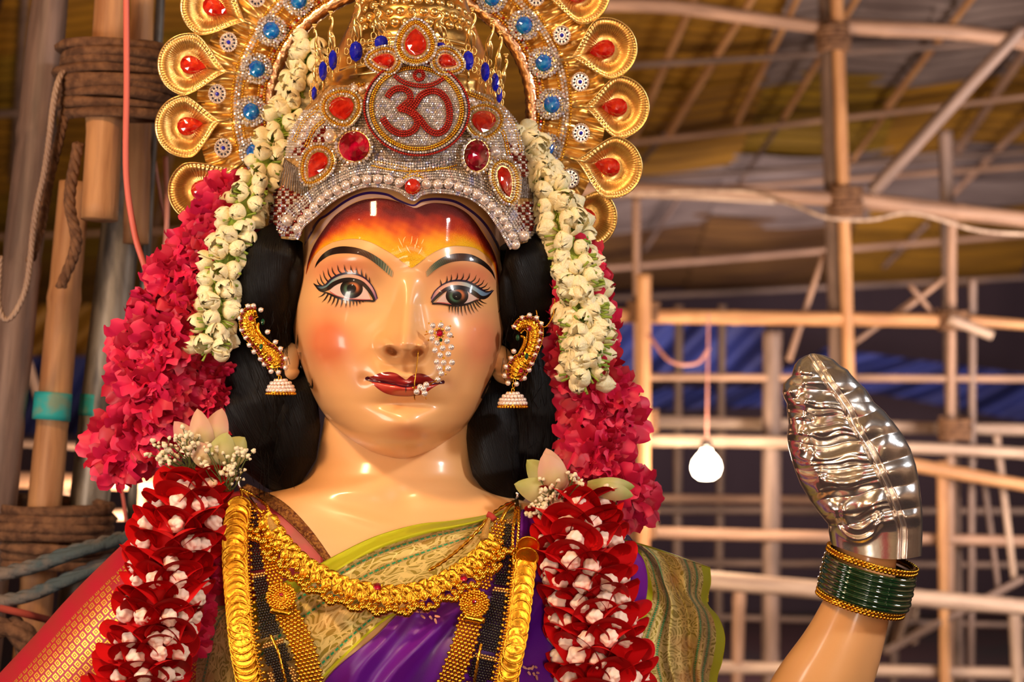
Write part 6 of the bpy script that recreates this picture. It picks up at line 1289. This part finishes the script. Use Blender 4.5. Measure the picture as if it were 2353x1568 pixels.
# --- dark red garlands of folded petals with white buds
RR = mat('rose_petal', srgb(166, 8, 18), .65, island=[(0, srgb(164, 2, 10)), (.5, srgb(200, 6, 14)), (1, srgb(222, 14, 20))], spec=.25, bump=(60, .15))
WB = mat('white_bud', srgb(250, 234, 220), .5, sss=.1, noise=(srgb(244, 214, 194), 30, .4, .6))
def cup_mesh(name, seed):
    g = random.Random(seed); nu, nv = 26, 8; a, v = np.meshgrid(np.linspace(-2.7, 2.7, nu), np.linspace(0, 1, nv), indexing='ij')
    v = v * np.sqrt(np.clip(1 - (np.abs(a) / 2.72) ** 4, 0, 1) * .96 + .04); rr_ = (.16 + .52 * v ** .8) * (1 + .06 * np.sin(a * 3 + g.uniform(0, 6)) * v) * (1 - .12 * np.abs(a) / 2.7); zz = .62 * v ** 1.3 * (.55 + .45 * np.cos(a * .8)) + .05 * np.sin(a * 2.0 + g.uniform(0, 6)) * v ** 2
    rr_ = rr_ + .12 * np.clip(v - .7, 0, 1) * 2; V = np.stack([rr_ * np.sin(a) * 1.12, -rr_ * np.cos(a) * .85, zz], -1).reshape(-1, 3); f = grid_faces(nu, nv); n = len(V)
    th_ = V * [.96, .96, 1] - [0, 0, .02]; return mesh(name, np.concatenate([V, th_]), [f, f[:, ::-1] + n], RR)
CUPS = [cup_mesh('rose_petal', i) for i in range(5)]
def wb_mesh(seed):
    V, F = ICO3; V = V.copy(); r_ = np.hypot(V[:, 0], V[:, 1]); a = np.arctan2(V[:, 1], V[:, 0]); s_ = 1 + .10 * np.sin(3 * a + V[:, 2] * 4 + seed) + .05 * np.sin(7 * a - V[:, 2] * 6 + seed * 2); V = V * s_[:, None] * [1, 1, .95]; V[:, 2] -= .22 * np.exp(-(r_ / .25) ** 2) * (V[:, 2] > 0); return mesh('white_bud', V, F, WB)
WBS = [wb_mesh(i) for i in range(4)]
def rose(label, P, rad, rows, seed, size):
    g = random.Random(seed); C = crom(P, 300); e = hang('rose_petal_garland', label, 'flower garland', P, 'dark red petal garlands over the shoulders'); T = np.gradient(C, axis=0)
    V, F = tube([tuple(W(*c)) for c in C[::8]], np.interp(np.linspace(0, 1, len(C[::8])), np.linspace(0, 1, len(rad)), rad) / 1000 * .74, 20); obj('petal_core', V, F, RR, e)
    for i in range(rows):
        t = (i + .5) / rows; c = C[int(t * 299)]; tt = T[int(t * 299)][:2]; tt = tt / np.linalg.norm(tt); r_ = float(np.interp(t, np.linspace(0, 1, len(rad)), rad)); n_ = 8
        for k in range(n_):
            a = -PI * .86 + (k + (.5 if i % 2 else 0)) * 2 * PI * .86 / n_ + g.uniform(-.12, .12); ox, oy = math.sin(a), -math.cos(a)
            if oy > .55: continue
            p = W(c[0] + tt[1] * ox * r_ * .72 * 1, c[1] - tt[0] * ox * r_ * .0 + g.uniform(-5, 5), c[2] + oy * r_ / 1000 * .74)
            d = Vector((ox * .9 + g.uniform(-.2, .2), oy * .9, -.35 + g.uniform(-.25, .25))).normalized(); s_ = g.uniform(*size) / 1000; M = orient(p, d, s_, (0 if abs(d.z) < .99 else 0) + g.uniform(-.5, .5) + PI)
            o = place('rose_petal', g.choice(CUPS), e, M)
            if g.random() < .86: place('white_bud', g.choice(WBS), o, M @ Matrix.Translation((0, .02, .42)) @ Matrix.Diagonal((.25,) * 3 + (1,)))
    return e
rose('dark red petal garland with white buds over the left shoulder', [(462, 1090, -.14), (430, 1150, -.20), (405, 1230, -.24), (385, 1320, -.27), (362, 1410, -.29), (340, 1500, -.30), (310, 1600, -.31)], [34, 66, 76, 72, 78, 78, 84], 12, 5, (64, 80))
rose('dark red petal garland with white buds over the right shoulder', [(1322, 1125, -.14), (1325, 1180, -.20), (1335, 1260, -.25), (1350, 1340, -.27), (1368, 1430, -.29), (1378, 1520, -.30), (1384, 1610, -.31)], [40, 72, 80, 82, 84, 84, 86], 11, 6, (66, 82))
# shadowed magenta petals beside the left garland
pink('magenta petals tucked beside the left red garland', [(500, 1200, -.14), (490, 1290, -.17), (450, 1400, -.20), (430, 1470, -.22)], [14, 18, 22, 20], 14, 18, (34, 44))
# --- lotus buds
LT = [mat('lotus_pink', srgb(204, 150, 136), .5, sss=.1, noise=(srgb(196, 176, 124), 6, .4, .6)), mat('lotus_green', srgb(140, 150, 60), .5, sss=.1, noise=(srgb(190, 178, 124), 7, .35, .6))]
def lotus(label, px_, py_, y, L, dirs, g_=0):
    p = W(px_, py_, y); e = empty('lotus_bud', p, label, 'lotus bud'); 
    for k, (dx, dy, dz, w, m) in enumerate(dirs):
        u, v = np.meshgrid(np.linspace(0, 1, 16), np.linspace(-1, 1, 11), indexing='ij'); ww = np.sin(np.clip(u * .9 + .1, 0, 1) ** 1.2 * PI) ** .75 * w * L; V = np.stack([v * ww, -.30 * L * np.sin(u * PI) + .5 * np.abs(v) ** 2 * ww * .8, u * L], -1).reshape(-1, 3)
        d = Vector((dx, dz, -dy)).normalized(); side = d.cross(Vector((0, -1, 0))).normalized(); fr = side.cross(d).normalized(); M = np.array([side, -fr * (1 if fr.y < 0 else -1), d]).T
        V = V @ M.T + np.array(p); f = grid_faces(16, 11); n = len(V); obj('lotus_petal', np.concatenate([V, V + [0, .003, 0]]), [f, f[:, ::-1] + n], LT[m], e)
    return e
lotus('pale pink lotus bud pointing up beside the left hair', 482, 1062, -.17, .122, [(-.22, -1, -.1, .22, 0), (.18, -.85, .1, .24, 0), (-.55, -.6, .1, .2, 0)])
lotus('open greenish lotus bud over the top of the left red garland', 505, 1075, -.19, .090, [(.72, -.85, -.2, .36, 1), (.2, -.75, -.35, .34, 1), (-.5, -.45, -.2, .28, 0)])
lotus('pale pink and green lotus bud at the right of the neck', 1290, 1140, -.17, .112, [(-.95, -1.0, -.15, .27, 1), (-.35, -1.1, -.1, .25, 0), (-.25, -.6, -.25, .3, 0), (-.75, -.2, -.2, .26, 1)])
lotus('green lotus petal pointing right above the right red garland', 1350, 1112, -.17, .105, [(1, .26, -.1, .20, 1), (.8, .05, 0, .18, 1)])
# --- baby's breath
BS = mat('fine_green_stem', srgb(96, 108, 52), .6); BW = mat('tiny_white_flower', srgb(230, 220, 186), .6); BC = mesh('tiny_blossom', *[(lambda V, F: (V * (1 + .22 * np.sin(V[:, [0]] * 9 + V[:, [2]] * 7)), F))(*ICO1)][0], BW)
def breath(label, roots, ends, y, n, seed):
    g = random.Random(seed); e = empty('white_flower_sprig', W(roots[0], roots[1], y), label, 'sprig', 'sprigs of tiny white flowers'); st = []; pts = []
    for k in range(n):
        ex, ey, sx, sy = g.choice(ends); tx_, ty_ = ex + g.gauss(0, sx), ey + g.gauss(0, sy); yy_ = y - g.uniform(.0, .05); m_ = ((roots[0] + tx_) / 2 + g.uniform(-8, 8), (roots[1] + ty_) / 2 + g.uniform(-8, 8))
        st.append(tube([tuple(W(*q)) for q in crom([(roots[0] + g.uniform(-12, 12), roots[1], y), (*m_, (y + yy_) / 2), (tx_, ty_, yy_)], 7)], .0011, 4)); pts.append((tx_, ty_, yy_))
        for q in range(2): t2 = (tx_ + g.uniform(-14, 14), ty_ + g.uniform(-14, 10), yy_ + g.uniform(-.01, .01)); st.append(tube([tuple(W(m_[0] * .3 + tx_ * .7, m_[1] * .3 + ty_ * .7, yy_)), tuple(W(*t2))], .0009, 4)); pts.append(t2)
    V, F = join(st); obj('fine_stems', V, F, BS, e, kind='stuff')
    for p in pts: r_ = g.uniform(3.0, 6.4) / 1000; place('tiny_blossom', BC, e, Matrix.Translation(W(*p)) @ Matrix.Rotation(g.uniform(0, 6), 4, 'Y') @ Matrix.Diagonal((r_, r_, r_ * g.uniform(.8, 1.2), 1)))
breath('sprig of tiny white flowers left of the left lotus buds', (440, 1085), [(400, 1035, 28, 16), (440, 1020, 16, 16), (370, 1050, 16, 12)], -.20, 30, 1)
breath('sprig of tiny white flowers between the left lotus and the hair', (520, 1130), [(530, 1090, 20, 20), (555, 1060, 12, 22), (480, 1040, 16, 14)], -.21, 24, 2)
breath('sprig of tiny white flowers at the right of the neck', (1270, 1190), [(1262, 1130, 20, 20), (1300, 1100, 22, 10), (1240, 1165, 10, 14)], -.20, 32, 3)
breath('sprig of tiny white flowers right of the right red garland', (1400, 1150), [(1420, 1180, 6, 20), (1390, 1120, 14, 8)], -.15, 10, 4)
# ================================================================ silver hand cover and bangles
HC_ = empty('silver_hand_cover', W(2010, 1285, -.3), 'embossed silver cover in the shape of a raised hand', 'hand cover')
HL_ = np.array([(812, 1866), (818, 1850), (826, 1836), (838, 1826), (850, 1822), (864, 1819), (874, 1808), (884, 1799), (900, 1797), (914, 1801), (928, 1808), (945, 1808), (975, 1812), (1000, 1808), (1030, 1812), (1060, 1820), (1085, 1828), (1115, 1840), (1152, 1862), (1180, 1882), (1205, 1903), (1222, 1904), (1245, 1908), (1300, 1916)], float)
HR_ = np.array([(812, 1870), (816, 1892), (826, 1915), (838, 1928), (850, 1948), (862, 1957), (878, 1972), (895, 1990), (915, 2003), (924, 2008), (945, 2032), (966, 2050), (1000, 2075), (1031, 2092), (1070, 2105), (1107, 2112), (1150, 2117), (1182, 2120), (1230, 2120), (1300, 2117)], float)
SEAM = crom([(1858, 812), (1872, 828), (1888, 852), (1908, 884), (1930, 912), (1948, 940), (1962, 972), (1980, 1004), (2000, 1036), (2018, 1074), (2036, 1112), (2052, 1150), (2066, 1190), (2073, 1220), (2070, 1300)], 120)
def seamx(py): return np.interp(py, SEAM[:, 1], SEAM[:, 0])
def hand_grid(back):
    n, m = 240, 300; th = np.linspace(-PI / 2, PI / 2, n)[:, None]; v = np.linspace(0, 1, m)[None]
    base = lambda px: 1250 + 36 * np.sin(np.clip((px - 1905) / 215, 0, 1) * PI * .72)
    py = np.full((n, m), 1000.0)
    for _ in range(8):
        l, r = np.interp(py, HL_[:, 0], HL_[:, 1]), np.interp(py, HR_[:, 0], HR_[:, 1]); px = (l + r) / 2 + (r - l) / 2 * np.sin(th); py = 812.5 + v * (base(px[:, -1:]) - 812.5)
    l, r = np.interp(py, HL_[:, 0], HL_[:, 1]), np.interp(py, HR_[:, 0], HR_[:, 1]); hw = (r - l) / 2; t = np.abs(np.sin(th)) * np.ones_like(py)
    dep = np.interp(py, [812, 830, 880, 980, 1120, 1240, 1300], [.012, .030, .055, .078, .090, .085, .085]); b = supq(t, 2.2); x, y = px, py
    f = 0
    if not back:
        s = seamx(y); d = x - s; act = ss(830, 860, y) * (1 - ss(1185, 1225, y)); ed = ss(0, .30, b)
        w = g2(21, x, y, 28) * .5
        L_ = (y - 30 * np.cos((x - 1900) / 90) + 8 * w); R_ = (y + .22 * (x - s) + 6 * w)
        rl = np.abs(np.sin(L_ / 62 * PI)) ** 1.1; rr_ = np.abs(np.sin((R_ + 14) / 54 * PI)) ** 1.2
        f = f + np.where(d < 0, .013 * rl, .011 * rr_) * act * ed * (1 - np.exp(-(d / 9) ** 2) * .6)
        f = f + .0035 * np.abs(np.sin(L_ / 21 * PI + w)) * act * ed * (d < -12) * ss(.2, .8, np.abs(np.sin(L_ / 125 * PI)))
        f = f + .009 * np.exp(-((d + 2) / 3.2) ** 2) - .010 * np.exp(-((d - 6) / 4) ** 2) * ss(.0, .2, b)
        for bx, by, r_, h in ((1838, 846, 11, .014), (1862, 852, 9, .010), (1815, 898, 13, .016), (1846, 884, 12, .014), (1872, 886, 14, .010), (1826, 930, 9, .010), (1852, 922, 12, .013), (1880, 925, 18, .010), (1822, 962, 9, .010), (1848, 956, 12, .012), (1832, 996, 10, .009), (1858, 1000, 9, .009), (1838, 1030, 8, .007), (1870, 1040, 9, .007), (1862, 1068, 8, .007), (1884, 1095, 8, .007), (1880, 1130, 8, .006)): f = f + 1.5 * h * np.exp(-.5 * (((x - bx) ** 2 + (y - by) ** 2) / r_ ** 2)) * ed
        q = np.hypot((x - 1972) / 34, (y - 1178) / 40); f = f + ss(0, .3, b) * (.010 * (.5 + .5 * np.cos(np.arctan2(y - 1178, x - 1972) - 2.2)) * np.exp(-((q - 1.0) / .28) ** 2) - .009 * np.exp(-(q / .55) ** 2) + .008 * np.exp(-((q - 1.55) / .2) ** 2) * (y > 1165) * ss(0, 1, (y - 1165) / 30) * (x < 2030))
        f = f + .003 * g2(5, x, y, 14) * ed * act
    else: f = .010 * np.abs(np.sin(y / 60 * PI)) * ss(0, .3, b) * ss(830, 860, y) * (1 - ss(1185, 1225, y))
    yy = -.30 + (1 if back else -1) * (dep * b + f)
    return WA(x, y, yy).reshape(-1, 3), grid_faces(n, m)
Va, Fa = hand_grid(False); Vb, Fb = hand_grid(True); V, F = join([(Va, Fa), (Vb, Fb[:, ::-1])]); obj('cover', V, F, SILVER, HC_)
sp_ = [(float(x), float(y)) for x, y in SEAM[4:-6]]
arm_ax = (Vector(W(1977, 1388, -.295)) - Vector(W(2004, 1287, -.30))).normalized(); arm_ax = (arm_ax + Vector((0, .06, 0))).normalized()
def torus_pts(c, R_, n=140):
    u = arm_ax.cross(Vector((0, 1, 0))).normalized(); v = arm_ax.cross(u).normalized(); t = np.linspace(0, 2 * PI, n); return np.array(c) + np.cos(t)[:, None] * np.array(u) * R_ + np.sin(t)[:, None] * np.array(v) * R_
def bangle(cx_, cy_, rpx, tr, m, label, group, gold=False):
    c = W(cx_, cy_, -.30); P = torus_pts(c, rpx / 1000 * .935, 200)
    if gold:
        V, F = tube(P, tr / 1000, 12, cap=False); o = obj('gold_bangle', V, F, m)
        n_ = 66; t = np.arange(n_) / n_ * 199; q = P[t.astype(int)]; cc = np.array(c); out = q + (q - cc) / np.linalg.norm(q - cc, axis=1)[:, None] * tr / 1000 * .75
        ax = np.array(arm_ax); V, F = scatter(ICO1, np.concatenate([out + ax * tr / 1000 * .6, out - ax * tr / 1000 * .6]), [[.0040, .0040, .0040]] * (2 * n_)); WL[o] = Vector(o.location); obj('gold_beading', V, F, GOLDB, o, kind='stuff')
    else: V, F = tube(P, tr / 1000, 12, cap=False, lobes=0); o = obj('glass_bangle', V, F, m)
    return tag(o, label, 'bangle', group)
GRG = mat('green_glass', srgb(4, 60, 30), .08, 0, coat=1, trans=.35, ior=1.5)
bangle(2004, 1285, 99, 7, GOLD, 'beaded gold bangle just under the silver hand', 'gold bangles on the raised wrist', True)
for k, w_ in enumerate(['topmost green glass bangle, under the upper gold one', 'second green glass bangle from the top', 'third green glass bangle from the top', 'fourth green glass bangle from the top', 'third green glass bangle from the bottom', 'second green glass bangle from the bottom', 'lowest green glass bangle, above the lower gold one']):
    bangle(1999.5 - k * 2.7, 1303 + k * 11.3, 103 + (1 if k % 2 else -1), 6.0, GRG, w_, 'green glass bangles on the raised wrist')
bangle(1977, 1384, 96, 7, GOLD, 'beaded gold bangle below the green glass bangles', 'gold bangles on the raised wrist', True)
